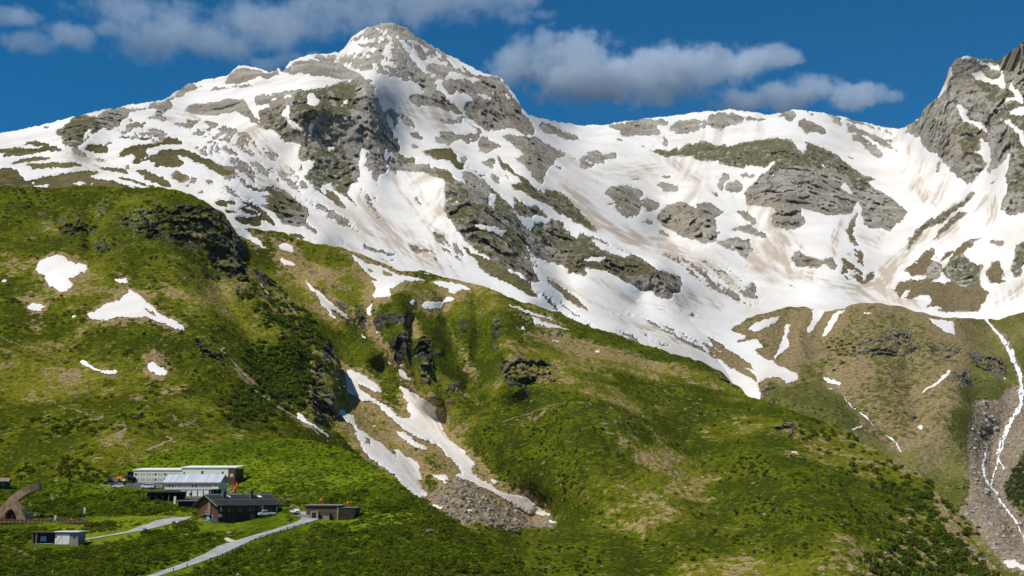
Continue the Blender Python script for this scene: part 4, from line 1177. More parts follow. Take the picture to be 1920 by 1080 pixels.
# --- the near knoll with the hamlet
FLAT = np.zeros((RH, RW), np.float32)
ROAD_MAIN = [(255, 1090, 7), (300, 1077, 9), (355, 1058, 10), (400, 1040, 12), (428, 1025, 15), (470, 1010, 12), (520, 995, 11), (560, 983, 12), (585, 973, 14), (575, 964, 16), (560, 960, 12)]
ROAD_PATH = [(62, 1021, 4), (110, 1020, 5), (160, 1012, 6), (215, 1003, 7), (255, 996, 9), (290, 986, 13), (320, 977, 15), (345, 971, 12)]
TERRACE = [(0, 907), (120, 906), (200, 910), (240, 914), (300, 918), (330, 916)]
for pl, w in ((ROAD_MAIN, 14), (ROAD_PATH, 11)):
    stroke(FLAT, [(a, b) for a, b, _ in pl], w, 1.0)
for pl, w in (([(160, 974), (250, 973), (330, 970)], 6), ([(0, 984), (150, 984)], 8), ([(380, 985), (460, 985), (520, 975)], 16), ([(575, 970), (660, 972)], 12), ([(250, 900), (440, 890)], 12), ([(310, 930), (420, 925)], 12), ([(205, 907), (340, 915)], 9), ([(0, 975), (50, 978)], 10), ([(60, 1018), (145, 1018)], 9)):
    stroke(FLAT, pl, w, 1.0)
NEAR = pts('''-180,907,470 0,907,480 190,905,500 240,878,545 330,845,590 450,822,610 560,822,600 640,840,560 700,870,510 780,930,435 830,963,400 900,1008,355 960,1052,320 1010,1110,285
250,904,508 340,902,510 440,893,520 230,915,482 300,922,476 420,935,468 450,920,482 0,945,432 100,948,436 200,948,440 100,968,407 200,971,408 340,970,406 370,978,392 525,974,396 412,994,378
600,975,396 660,980,392 550,963,404 0,985,392 150,985,394 100,1021,356 145,1020,358 300,985,386 420,1015,360 560,990,380 450,1030,346 300,1077,312 0,1080,312 150,1050,334 600,1080,300 800,1080,290 700,1000,360 700,920,448 600,920,455 550,860,548
-180,1080,310 0,1170,270 500,1170,262 900,1170,262''', lambda d: d)
make_layer('near', 'near_hill',
    [(-180, 906), (0, 906), (120, 905), (190, 905), (215, 895), (240, 876), (270, 860), (300, 848), (380, 832), (450, 823), (500, 821), (560, 822), (600, 828), (640, 840), (670, 853), (700, 870), (740, 898), (780, 930), (830, 963), (870, 986), (900, 1008), (930, 1029), (960, 1052), (985, 1078), (1030, 1125), (1090, 1180)],
    1200, 1.7, NEAR,
    [([(440, 880), (560, 890), (680, 910)], 18, -1.5), ([(470, 850), (600, 870)], 24, 1.5), ([(60, 945), (220, 945), (320, 955)], 16, 1.2), ([(840, 970), (800, 1000)], 30, 1.5), ([(500, 1045), (700, 1060)], 26, 1.5)],
    'Z B 70 | 150,1060 180,1060 180,1062 150,1062\nZ R 60 | 785,990 830,992 828,1002 790,1003\nZ B 70 | 520,928 560,930 560,945 530,945\nZ B 60 | 420,905 450,900 445,935 425,930\nZ B 55 | 330,930 372,935 372,942 330,940', M_NEAR, False, rockamp=1.4, grassamp=.9, snowamp=.2, bulge=.3, wl=26., flat=FLAT,
    trails=[([(65, 1028), (80, 1036), (98, 1046), (100, 1060), (96, 1082)], 1.3), ([(16, 1026), (40, 1030), (60, 1040)], 1.0), ([(190, 908), (205, 925), (215, 938)], 1.2), ([(92, 925), (100, 935)], 1.4), ([(105, 926), (112, 935)], 1.4), ([(55, 940), (62, 952)], 1.0)])
LN = LAYERS['near']

def ground(px, py, key='near'):
    """world point of the terrain seen at pixel (px, py)"""
    s = LAYERS[key]
    i = np.clip((px - s.xs[0]) / s.step, 0, len(s.xs) - 1.001); a = i - int(i); i = int(i)
    yt = s.yt[i] * (1 - a) + s.yt[i + 1] * a; yb = s.yb[i] * (1 - a) + s.yb[i + 1] * a
    j = np.clip((py - yt) / (yb - yt) * (s.n - 1), 0, s.n - 1.001); b = j - int(j); j = int(j)
    P = s.P
    return Vector(((P[j, i] * (1 - a) + P[j, i + 1] * a) * (1 - b) + (P[j + 1, i] * (1 - a) + P[j + 1, i + 1] * a) * b))

# ------------------------------------------------------------------ snow
def components(T):
    par = {}
    def find(a):
        while par.setdefault(a, a) != a: par[a] = par[par[a]]; a = par[a]
        return a
    for a, b, c in T.tolist():
        ra = find(a)
        for q in (b, c):
            rq = find(q)
            if rq != ra: par[rq] = ra
    return np.array([find(a) for a in T[:, 0].tolist()])
sp = LAYERS['peak']
dirt_n = sample(DIRT, sp.X, sp.Yp)
zone = sstep(.40, .62, fbm(np.stack([sp.X, sp.Yp, 0 * sp.X], -1), 240, 2, .5, off=3.) * .9 + .5)      # reaches where slides came down
dirt_n = np.clip(dirt_n * (1 + .35 * sp.streak) + zone * (.10 + .16 * np.clip(sp.streak2, 0, 3) + .10 * np.clip(sp.streak, 0, 3)), 0, 1.2)
V, T, ext = lay(sp, sp.Fs, sp.th, M_SNOW, {'dirt': dirt_n})
props(compact('snow_field', V, T, ext, M_SNOW), kind='structure')
for key in ('left', 'spur', 'step'):
    s = LAYERS[key]
    V, T, ext = lay(s, s.Fs, s.th, M_SNOW, {'dirt': sample(DIRT, s.X, s.Yp)})
    cx, cy = project(V[T].mean(1))
    fid = s.ids[np.clip((cy - RY0).astype(int), 0, RH - 1), np.clip((cx - RX0).astype(int), 0, RW - 1)]
    small = np.ones(len(T), bool)
    comp = components(T)
    for k, lab in s.labels.items():
        m = fid == k
        if lab and m.sum() > 3:                       # the largest connected piece is the patch
            u, cnt = np.unique(comp[m], return_counts=True); m &= comp == u[cnt.argmax()]
        if lab and m.sum() > 3:
            o = compact('snow_patch', V, T[m], ext, M_SNOW); small &= ~m
            if lab.startswith('snow flowing'): props(o, kind='structure'); o.name = 'snow_field'
            else: props(o, lab, 'snow patch', 'snow patches on the slopes')
    if small.any():
        props(compact('snow_remnants', V, T[small], ext, M_SNOW), kind='stuff',
              label={'left': 'scattered scraps of snow on the left slope', 'spur': 'scattered scraps of snow on the central spur', 'step': 'scattered scraps of snow below the basin rim'}[key], cat='snow')

# ------------------------------------------------------------------ water
def water_material():
    t = NT('white_water'); p = t.pos()
    n = t.noise(t.scale(p, (1, 1, .35)), .5, 5, .7); n2 = t.noise(p, .12, 4, .6)
    c = t.mix(t.ramp(n, .35, .6), (.50, .53, .55), (.86, .87, .88))
    c = t.mix(t.math('MULTIPLY', t.ramp(n2, .55, .75), .5), c, (.25, .26, .25))
    return t.done(c, .35, t.bump(n, .8, .6), Specular_IOR_Level=.4)
M_WATER = water_material()

def stream(name, key, lines, kind='structure'):
    s = LAYERS[key]; f = np.full(s.X.shape, -9., np.float32)
    q = np.stack([s.X, s.Yp, 0 * s.X], -1)
    nz = fbm(q, 13, 3, .6); nw = fbm(q, 30, 2, .5, off=4.)
    for pl, w0, w1 in lines:
        pl = np.asarray(pl, float)
        d = seg_dist(s.X + 3.5 * nw, s.Yp + 2 * nz, pl)
        yy = (s.Yp - pl[:, 1].min()) / (np.ptp(pl[:, 1]) + 1e-6)
        w = w0 + (w1 - w0) * np.clip(yy, 0, 1)
        f = np.maximum(f, 1 - d / (w * np.clip(1 + 2.2 * nz, .35 if name == 'waterfall' else .75, 3)))
    if name == 'waterfall': f = f - .55 * np.clip(fbm(q * np.array([1, .45, 1]), 5, 2, .6, off=7.) + .05, 0, 1) * 2
    V, T, ext = lay(s, f, np.full(s.X.shape, .6), M_WATER, {'dirt': 0 * s.X})
    return props(compact(name, V, T, ext, M_WATER), kind=kind)
R_ = lambda *p: [(1780 + a / 2.077, 560 + b / 2.077) for a, b in p]
stream('waterfall', 'step', [(R_((140, 85), (180, 125), (215, 165), (235, 215), (262, 270), (282, 335), (276, 400), (250, 455), (222, 515)), 2.3, 4.2),
    (R_((225, 150), (250, 230), (275, 290), (284, 340)), 1.2, 2.2), (R_((222, 515), (200, 570), (190, 610), (212, 662)), 2.1, 1.7), (R_((240, 470), (205, 600), (180, 670), (165, 720)), 1.2, 1.2),
    (R_((142, 575), (130, 650), (150, 710), (190, 785), (235, 840), (268, 890), (292, 935), (330, 1010)), 1.8, 3.2)])
stream('mountain_stream', 'step', [([(1588, 756), (1620, 785), (1638, 803)], 1.1, 1.3), ([(1662, 820), (1680, 832), (1690, 850)], 1.2, 1.2), ([(1545, 690), (1570, 720), (1588, 756)], .6, .7)])
# ------------------------------------------------------------------ hamlet: helpers and materials
def flat_mat(name, col, rough=.7, var=.25, sc=1.2, metal=0., stripes=None, bump=0.):
    t = NT(name); p = t.obj()
    n = t.noise(p, sc, 4, .65)
    c = t.mix(t.ramp(n, .3, .7), [k * (1 - var) for k in col], [min(1, k * (1 + var)) for k in col])
    nrm = None
    if stripes:
        ax, fr, dk = stripes
        sep = t.n.new('ShaderNodeSeparateXYZ'); t.l.new(p, sep.inputs[0])
        f = t.math('FRACT', t.math('MULTIPLY', sep.outputs[ax], fr))
        g = t.math('FLOOR', t.math('MULTIPLY', sep.outputs[ax], fr))
        wn_ = t.n.new('ShaderNodeTexWhiteNoise'); wn_.noise_dimensions = '1D'; t.l.new(g, wn_.inputs['W'])
        c = t.mix(t.math('MULTIPLY', wn_.outputs['Value'], .55), c, [k * .45 for k in col])
        c = t.mix(t.math('MULTIPLY', t.ramp(f, .90, .97), dk), c, [k * .2 for k in col])
        nrm = t.bump(t.ramp(f, .97, .90), .03, .6)
    elif bump: nrm = t.bump(n, bump, .6)
    return t.done(c, rough, nrm, Metallic=metal)
def stone_mat(name, a, b, sc=1.6):
    t = NT(name); p = t.obj()
    v = t.voro(p, sc, 'F1', 'Color'); e = t.voro(p, sc, 'DISTANCE_TO_EDGE'); n = t.noise(p, 2.5, 4, .6)
    sepn = t.n.new('ShaderNodeSeparateColor'); t.l.new(v, sepn.inputs[0])
    c = t.mix(sepn.outputs[0], a, b); c = t.mix(t.math('MULTIPLY', n, .5), c, [k * .6 for k in a]); c = t.mix(t.ramp(e, .07, .02), c, [k * .35 for k in a])
    return t.done(c, .9, t.bump(t.ramp(e, 0, .1), .1, .8))
def glass_mat(name='window_glass', col=(.03, .035, .04)):
    t = NT(name); return t.done(col, .25, Specular_IOR_Level=.3)
W_WHITE = flat_mat('pale_render', (.74, .68, .57), .75, .08)
W_WHITE2 = flat_mat('pale_green_render', (.70, .645, .53), .75, .08)
W_PANEL = flat_mat('white_panel', (.72, .68, .60), .6, .05)
W_ROOFW = flat_mat('pale_metal_roof', (.62, .66, .72), .38, .08, .5, .35, (0, 1.6, .5))
W_ROOFL = flat_mat('light_roof_edge', (.70, .70, .68), .5, .06)
W_SLATE = flat_mat('dark_slate_roof', (.030, .029, .031), .6, .35, .6, 0, (0, .9, .55))
W_WOODR = flat_mat('red_brown_boards', (.100, .046, .024), .8, .4, 1.5, 0, (1, 2.6, .8))
W_WOODD = flat_mat('dark_weathered_boards', (.050, .032, .020), .85, .45, 1.2, 0, (0, 2.2, .8))
W_WOODX = flat_mat('dark_timber', (.035, .024, .017), .8, .3)
W_WOODL = flat_mat('pale_timber', (.20, .145, .095), .8, .3)
W_RAIL = flat_mat('orange_brown_rail', (.30, .135, .055), .75, .3)
W_CONC = flat_mat('board_marked_concrete', (.115, .080, .045), .9, .22, .8, 0, (2, 2.0, .4))
W_CONCL = flat_mat('light_concrete', (.25, .22, .18), .9, .2, .8)
W_SHELL = flat_mat('weathered_shell_concrete', (.25, .165, .098), .85, .35, .5, bump=.15)
W_STONE = stone_mat('rubble_wall', (.16, .15, .135), (.42, .40, .36), 1.7)
W_STONED = stone_mat('dark_rubble_wall', (.07, .065, .055), (.20, .19, .165), 1.5)
W_DARK = flat_mat('black_timber_and_shade', (.018, .015, .013), .9, .3)  # near-black timber; behind openings the colour also stands for shade
W_GLASS = glass_mat()
W_FRAME = flat_mat('white_window_frame', (.62, .62, .60), .6, .05)
W_GREYW = flat_mat('grey_shutter', (.42, .38, .32), .6, .1)
W_METAL = flat_mat('galvanised_steel', (.32, .33, .34), .4, .1, metal=.7)
W_BLACK = flat_mat('black_rubber', (.012, .012, .013), .7, .1)
W_CARW = NT('white_car_paint').done((.72, .73, .74), .22, Specular_IOR_Level=.6, Coat_Weight=.5)
W_CARD = NT('dark_blue_car_paint').done((.02, .028, .05), .25, Specular_IOR_Level=.6, Coat_Weight=.5)
W_CARS = NT('silver_car_paint').done((.42, .44, .46), .3, Specular_IOR_Level=.6, Coat_Weight=.5)
W_ORANGE = flat_mat('orange_paint', (.75, .18, .02), .45, .1)
W_RED = flat_mat('red_plastic', (.75, .035, .02), .5, .1)
W_REDB = flat_mat('orange_red_ball', (.62, .085, .025), .5, .1)
W_BLUE = flat_mat('light_blue_print', (.20, .42, .62), .6, .35, 2.0)
W_SKIN = flat_mat('skin', (.45, .26, .18), .6, .1)
W_ASPH = flat_mat('pale_asphalt', (.27, .268, .262), .9, .2, .35)
W_GRAVEL = flat_mat('sandy_gravel', (.44, .38, .30), .95, .18, .8)

class MB:
    """collects boxes, prisms and tubes into one mesh"""
    def __init__(s): s.v, s.f = [], []
    def add(s, v, f):
        o = len(s.v); s.v += [tuple(p) for p in v]; s.f += [tuple(i + o for i in q) for q in f]; return s
    def box(s, x0, x1, y0, y1, z0, z1):
        return s.add([(x, y, z) for z in (z0, z1) for y in (y0, y1) for x in (x0, x1)], [(0, 2, 3, 1), (4, 5, 7, 6), (0, 1, 5, 4), (2, 6, 7, 3), (0, 4, 6, 2), (1, 3, 7, 5)])
    def prism(s, poly, a, b, axis):
        """2-D polygon swept from a to b along an axis; the polygon uses the two other axes in order"""
        def pt(u, v, w): return {'x': (w, u, v), 'y': (u, w, v), 'z': (u, v, w)}[axis]
        n = len(poly)
        return s.add([pt(u, v, w) for w in (a, b) for u, v in poly], [tuple(range(n))[::-1], tuple(range(n, 2 * n))] + [(i, (i + 1) % n, n + (i + 1) % n, n + i) for i in range(n)])
    def tube(s, pts_, rad, seg=8, cap=True, flat=1.0):
        pts_ = [Vector(p) for p in pts_]; n = len(pts_)
        rad = rad if isinstance(rad, (list, tuple)) else [rad] * n
        v, up = [], Vector((0, 0, 1))
        for i, p in enumerate(pts_):
            d = (pts_[min(i + 1, n - 1)] - pts_[max(i - 1, 0)]).normalized()
            a = d.cross(up if abs(d.z) < .95 else Vector((0, 1, 0))).normalized(); b = a.cross(d)
            for k in range(seg):
                t = 2 * math.pi * k / seg; v.append(p + (a * math.cos(t) * flat + b * math.sin(t)) * rad[i])
        f = [(i * seg + k, i * seg + (k + 1) % seg, (i + 1) * seg + (k + 1) % seg, (i + 1) * seg + k) for i in range(n - 1) for k in range(seg)]
        if cap: f += [tuple(range(seg))[::-1], tuple(range((n - 1) * seg, n * seg))]
        return s.add(v, f)
    def ball(s, c, r, seg=10, rings=7, sq=(1, 1, 1)):
        v = [(c[0], c[1], c[2] + r * sq[2])]
        for i in range(1, rings):
            ph = math.pi * i / rings
            v += [(c[0] + r * sq[0] * math.sin(ph) * math.cos(2 * math.pi * k / seg), c[1] + r * sq[1] * math.sin(ph) * math.sin(2 * math.pi * k / seg), c[2] + r * sq[2] * math.cos(ph)) for k in range(seg)]
        v.append((c[0], c[1], c[2] - r * sq[2])); L = len(v) - 1
        f = [(0, 1 + k, 1 + (k + 1) % seg) for k in range(seg)]
        for i in range(rings - 2):
            f += [(1 + i * seg + k, 1 + (i + 1) * seg + k, 1 + (i + 1) * seg + (k + 1) % seg, 1 + i * seg + (k + 1) % seg) for k in range(seg)]
        f += [(L, 1 + (rings - 2) * seg + (k + 1) % seg, 1 + (rings - 2) * seg + k) for k in range(seg)]
        return s.add(v, f)
    def build(s, name, mat, parent=None, smooth=False, bevel=0.):
        me = bpy.data.meshes.new(name); me.from_pydata(s.v, [], s.f)
        bm = bmesh.new(); bm.from_mesh(me); bmesh.ops.recalc_face_normals(bm, faces=bm.faces)
        if bevel: bmesh.ops.bevel(bm, geom=bm.edges[:], offset=bevel, segments=2, affect='EDGES', clamp_overlap=True)
        bm.to_mesh(me); bm.free()
        if smooth: me.polygons.foreach_set('use_smooth', [True] * len(me.polygons))
        me.materials.append(mat)
        o = bpy.data.objects.new(name, me); COL.objects.link(o); o.parent = parent
        return o

def thing(name, label, cat, loc, yaw=0., group=None):
    o = bpy.data.objects.new(name, None); COL.objects.link(o); o.empty_display_size = .5
    o.location = loc; o.rotation_euler = (0, 0, yaw)
    return props(o, label, cat, group)

def box(name, mat, parent, *b, bevel=0.): return MB().box(*b).build(name, mat, parent, bevel=bevel)

def facade(p0, p1, deg=None):
    """origin at the left front corner, x along the facade; z at the lower of both ground points"""
    a, b = ground(*p0), ground(*p1)
    d = b - a; yaw = math.atan2(d.y, d.x); L = math.hypot(d.x, d.y)
    if deg is not None:                          # facade turned to this bearing, ending on the sight line through p1
        yaw = math.radians(deg); r = unproject(p1[0], p1[1], 1.0)[0]
        L = (a.x - r * a.y) / (r * math.sin(yaw) - math.cos(yaw)); b = a + Vector((math.cos(yaw), math.sin(yaw), 0)) * L
    return a, b, yaw, L
MPP = lambda P: P.y / (F_PX * CP)            # metres per photo pixel at a point

def window(parent, x0, x1, z0, z1, y=0., frame=W_FRAME, pane=W_GLASS, mullion=False, name='window'):
    """front windows: a frame standing proud of the wall and a pane set back in it"""
    w = MB(); t = .07
    w.box(x0, x1, y - .05, y + .05, z0, z0 + t).box(x0, x1, y - .05, y + .05, z1 - t, z1).box(x0, x0 + t, y - .05, y + .05, z0 + t, z1 - t).box(x1 - t, x1, y - .05, y + .05, z0 + t, z1 - t)
    if mullion: w.box((x0 + x1) / 2 - .04, (x0 + x1) / 2 + .04, y - .05, y + .05, z0 + t, z1 - t)
    o = w.build(name, frame, parent)
    box('pane', pane, o, x0 + t, x1 - t, y - .02, y + .01, z0 + t, z1 - t)
    return o

# ------------------------------------------------------------------ roads, paths
def ribbon(name, pl, mat, up=.16, key='near', kind='structure'):
    """carriageway from survey stations (x, y, half height of the band in px)"""
    pl = np.asarray(pl, float); d = np.r_[0, np.cumsum(np.hypot(*np.diff(pl[:, :2], axis=0).T))]
    t = np.linspace(0, d[-1], int(d[-1] / 3) + 2); c = np.c_[np.interp(t, d, pl[:, 0]), np.interp(t, d, pl[:, 1])]; w = np.interp(t, d, pl[:, 2])
    for _ in range(6): c[1:-1] = (c[:-2] + 2 * c[1:-1] + c[2:]) / 4
    C = np.array([ground(*q) for q in c]); dirn = np.gradient(C, axis=0); dirn[:, 2] = 0; dirn /= np.linalg.norm(dirn, axis=1)[:, None]
    side = np.c_[-dirn[:, 1], dirn[:, 0], 0 * dirn[:, 0]]
    V = []
    for k in np.linspace(-1, 1, 7):
        P = C + side * (k * w[:, None] * (.32 if name != 'road' else .21))
        px, py = project(P)
        V.append(np.array([ground(a, b) for a, b in zip(px, py)]) + np.array([0, 0, up]))
    V = np.stack(V, 1); r, n = V.shape[:2]; idx = np.arange(r * n).reshape(r, n)
    Fq = np.stack([idx[:-1, :-1], idx[:-1, 1:], idx[1:, 1:], idx[1:, :-1]], -1).reshape(-1, 4)
    return props(mesh_np(name, V.reshape(-1, 3), Fq, mat), kind=kind)
ribbon('road', ROAD_MAIN, W_ASPH)
ribbon('forecourt_road', ROAD_PATH, W_ASPH, .18)
ribbon('gravel_yard', [(318, 984, 8), (340, 981, 8), (362, 979, 6), (395, 978, 4)], W_GRAVEL, .14)
ribbon('footpath', [(176, 976, 2.2), (215, 973, 2.4), (260, 972, 2.6), (300, 971, 3), (330, 970, 3)], W_GRAVEL, .2)
ribbon('terrace_road', [(196, 911, 5), (225, 914, 7), (260, 917, 7), (300, 919, 6), (330, 919, 5)], W_ASPH, .15)
ribbon('side_track', [(424, 1009, 2), (430, 1015, 4), (440, 1017, 6)], W_GRAVEL, .22)

# ------------------------------------------------------------------ long white building (rear)
a, b, yaw, L = facade((250, 905), (441, 896), -5)
LB = thing('lodging_block', 'long pale two-storey building at the back with a row of small windows', 'building', a, yaw)
k = MPP((a + b) / 2); H = 22.0 * k
box('wall', W_WHITE, LB, 0, L * .47, 0, 11, -3, H)
UP = 4.2 * k
box('wall', W_WHITE, LB, L * .47 + .003, L * .93, .02, 11, -3, H + UP)
box('wood_cladding', W_WOODR, LB, L * .93 + .003, L, -.06, 11.05, -3, H + UP - .1)
MB().prism([(-.25, H + .003), (11.6, H + .9), (11.6, H + 1.2), (-.25, H + .40)], -.6, L * .47, 'x').build('roof', W_ROOFL, LB)
MB().prism([(-.25, H + UP + .003), (11.6, H + UP + .9), (11.6, H + UP + 1.2), (-.25, H + UP + .4)], L * .47 - .3, L + .5, 'x').build('roof', W_ROOFL, LB)
for i in range(8):
    x0 = L * (.012 + i * .0575)
    for z in (H * .56, H * .12):
        for j in (0, 1): window(LB, x0 + j * 1.05, x0 + j * 1.05 + .85, z, z + 1.25, 0, W_FRAME, W_GREYW if (i * 3 + j) % 5 else W_GLASS)
    box('pilaster', W_ROOFL, LB, x0 - .42, x0 - .27, -.07, .02, -.5, H - .05)
box('floor_band', W_ROOFL, LB, 0, L * .5, -.06, .03, H * .47, H * .51)
box('ledge', W_PANEL, LB, L * .5, L * .925, -.5, .03, H * .42, H * .50)
for fx, fz, w, h in ((.49, .72, .7, .7), (.665, .70, .9, 1.3), (.865, .72, .9, .9), (.815, .66, .6, .4), (.905, .25, 1.0, 1.3), (.62, .55, .5, .5), (.72, .60, .5, .5)):
    window(LB, L * fx, L * fx + w, H * fz, H * fz + h, 0, W_GREYW, W_GLASS)
MB().tube([(L * .965, -.12, H * .58), (L * .965, .03, H * .58)], .75, 14).build('round_window', W_FRAME, LB)
MB().tube([(L * .965, -.15, H * .58), (L * .965, -.11, H * .58)], .5, 14).build('pane', W_GREYW, LB.children[-1])
ANX = thing('timber_annex', 'small black timber annex at the left end of the long pale building', 'shed', a + Vector((0, 0, 0)), yaw)
box('wall', W_DARK, ANX, -3.2, -.05, 1.0, 9, -2, H * .86)
box('roof', W_WOODX, ANX, -3.6, -.02, .6, 9.4, H * .86 + .003, H * .86 + .25)
box('porch', W_DARK, ANX, -3.3, .6, -2.6, .9, -2, H * .42)
box('porch_roof', W_WOODX, ANX, -3.7, .9, -3.0, .95, H * .42 + .003, H * .42 + .2)
window(ANX, -2.9, -1.7, H * .15, H * .35, -2.6, W_FRAME, W_GREYW)

# ------------------------------------------------------------------ second pale building with metal roof
a, b, yaw, L = facade((308, 931), (409, 927), -5)
k = MPP((a + b) / 2); H = 25.5 * k; D = 10.5; RZ = 2.9
PB = thing('workshop_building', 'pale building with bright metal gable roof in front of the long one', 'building', a, yaw)
box('upper_wall', W_WHITE2, PB, 0, L, 0, D, H * .5, H)
MB().prism([(.02, H), (D - .02, H), (D / 2, H + RZ)], .02, L, 'x').build('gable', W_GREYW, PB)
box('lower_wall', W_GREYW, PB, L * .02, L - .05, .25, D - .2, -1.2, H * .5 - .003)
box('stone_base', W_STONE, PB, L * .2, L * .92, -.9, .24, -2.6, .05)
for sgn in (0, 1):
    y0, y1 = (-.45, D / 2) if sgn == 0 else (D + .45, D / 2)
    z0 = H - .24
    MB().prism([(y0, z0), (y1, H + RZ + .03), (y1, H + RZ + .28), (y0, z0 + .25)], -.7, L + .9, 'x').build('roof', W_ROOFW, PB)
box('eaves_board', W_RAIL, PB, -.7, L + .9, -.48, -.453, H - .44, H - .02)
for i in range(8):
    x0 = L * (.02 + i * .108)
    for j in range(2): window(PB, x0 + j * 1.05, x0 + j * 1.05 + .85, H * .64, H * .64 + 1.15, 0, W_FRAME, W_GLASS if (i + j) % 4 == 1 else W_GREYW)
    box('post', W_ROOFL, PB, x0 - .35, x0 - .2, -.06, .02, H * .5, H - .05)
window(PB, L * .94, L * .94 + .7, H * .72, H * .72 + .7, 0)
for i in range(5):
    x0 = L * (.30 + i * .108)
    d = box('garage_panel', W_PANEL, PB, x0, x0 + L * .088, .12, .25, .1, H * .47)
    if i in (0, 1): box('vent', W_GLASS, d, x0 + 1.2, x0 + 2.1, .1, .125, .9 - i * .5, 2.0 - i * .5)
for i in range(2): window(PB, L * (.80 + i * .05), L * (.80 + i * .05) + .75, H * .28, H * .28 + .8, .24)
for i in range(7): box('pier', W_DARK, PB, L * (.288 + i * .108) - .12, L * (.288 + i * .108) + .12, .05, .3, -1, H * .5 - .01)
pr = thing('porch', 'brown and black timber porch at the right corner of the metal-roofed building', 'porch', a, yaw)
box('roof', W_WOODL, pr, L * .89, L + 1.2, -2.0, -.05, H * .5, H * .5 + .2)
for fx in (.895, .94, 1.0): box('post', W_WOODX, pr, L * fx, L * fx + .22, -1.95, -1.7, -1.5, H * .5 - .003)
box('back_wall', W_DARK, pr, L * .9, L + 1.1, -.3, -.06, -1.4, H * .5 - .003)
box('gate', W_WOODR, pr, L * .885, L * .935, -1.6, -1.5, -1.2, H * .42)

# ------------------------------------------------------------------ long flat-roofed carport, stone wall, lower flat roof
a, b, yaw, L = facade((276, 938), (332, 938), -3)
CP_ = thing('carport', 'long dark carport with a thin flat roof below the parked van', 'carport', a, yaw)
k = MPP(a); H = 15.5 * k
box('roof', W_METAL, CP_, -2.6, L + 1.9, -1.0, 6.5, H, H + .28)
box('fascia', W_WOODX, CP_, -2.6, L + 1.9, -1.04, -1.003, H - .25, H + .25)
box('back_wall', W_DARK, CP_, -2, L + 1.2, 5.2, 5.6, -2, H - .003)
for i in range(6): box('post', W_WOODX if i != 4 else W_WOODL, CP_, -1.5 + i * (L + 2) / 5.5, -1.25 + i * (L + 2) / 5.5, -.6, -.35, -1.5, H - .003)
a, b, yaw, L = facade((334, 955), (366, 955), -3)
LR = thing('low_store', 'low dark store with a flat grey roof behind the timber house', 'shed', a, yaw)
k = MPP(a); H = 14.0 * k
box('wall', W_DARK, LR, 0, L, 0, 5, -1.5, H); box('roof', W_METAL, LR, -.6, L + .8, -.7, 5.5, H + .003, H + .3)
box('white_box', W_PANEL, LR, -1.6, -.9, -.5, .2, H - 1.1, H + 1.6)
a, b, yaw, L = facade((233, 915), (304, 913), -2)
SW = thing('retaining_wall', 'grey rubble retaining wall behind the parked vehicles', 'wall', a + Vector((0, 1.6, 0)), yaw)
k = MPP(a)
MB().prism([(0, -1), (L, -1), (L, 9.5 * k), (L * .6, 9.0 * k), (L * .3, 8.2 * k), (0, 6.5 * k)], 0, .9, 'y').build('masonry', W_STONE, SW)
box('coping', W_CONCL, SW, L * .3, L, -.08, .98, 8.2 * k, 8.2 * k + .25)

# ------------------------------------------------------------------ dark timber house
a = ground(409.5, 980); yaw = math.radians(44); W = 14.0
r_ = unproject(521.5, 971, 1.0)[0]; L = (a.x - r_ * a.y) / (r_ * math.sin(yaw) - math.cos(yaw))
HOUSE = (a.copy(), yaw, L)
BR = thing('timber_house', 'dark timber house with a black slate roof and a red-brown plank gable', 'house', a, yaw)
k = MPP(a); H = 31.5 * k; RZ = 3.0
box('wall', W_WOODD, BR, .0, L, 0, W, .3, H)
MB().prism([(.01, H), (W - .01, H), (W / 2, H + RZ)], .01, L - .01, 'x').build('attic_wall', W_WOODD, BR)
MB().prism([(.15, .3), (W - .15, .3), (W - .15, H), (W / 2, H + RZ - .1), (.15, H)], -.12, -.003, 'x').build('gable_boards', W_WOODR, BR)
box('stone_base', W_STONED, BR, -.1, L + .1, -.1, W + .1, -5.5, .297)
for sgn in (0, 1):
    y0, y1 = (-1.25, W / 2) if sgn == 0 else (W + 1.25, W / 2)
    z0 = H - 1.25 * RZ / (W / 2)
    MB().prism([(y0, z0 + .05), (y1, H + RZ + .05), (y1, H + RZ + .32), (y0, z0 + .32)], -1.5, L + 1.2, 'x').build('roof', W_SLATE, BR)
    if sgn == 0:
        ym = (y0 + y1) / 2; zm = (z0 + H + RZ) / 2
        MB().prism([(ym - .1, zm + .30), (ym + .1, zm + .36), (ym + .1, zm + .45), (ym - .1, zm + .40)], -1.5, L + 1.2, 'x').build('snow_guard', W_METAL, BR)
        for nm, xx in (('verge_board', -1.56), ('verge_board', L + 1.2)):
            MB().prism([(y0, z0 - .1), (y1, H + RZ - .1), (y1, H + RZ + .36), (y0, z0 + .36)], xx, xx + .06, 'x').build(nm, W_WOODL, BR)
MB().prism([(W / 2 - .35, H + RZ + .2), (W / 2 + .35, H + RZ + .2), (W / 2, H + RZ + .5)], -1.5, L + 1.2, 'x').build('ridge_cap', W_METAL, BR)
for fx, w in ((.17, 1.1), (.63, 1.0)):
    ch = box('chimney', W_STONED, BR, L * fx, L * fx + w, W * .30, W * .30 + w, H + RZ * .3, H + RZ + 1.4)
    box('chimney_cap', W_METAL, ch, L * fx - .15, L * fx + w + .15, W * .30 - .15, W * .30 + w + .15, H + RZ + 1.5, H + RZ + 1.65)
for fx in (.24, .77):
    MB().prism([(W * .30, H + RZ * .60 + .42), (W * .40, H + RZ * .80 + .42), (W * .40, H + RZ * .80 + .55), (W * .30, H + RZ * .60 + .55)], L * fx, L * fx + 1.4, 'x').build('skylight', W_FRAME, BR)
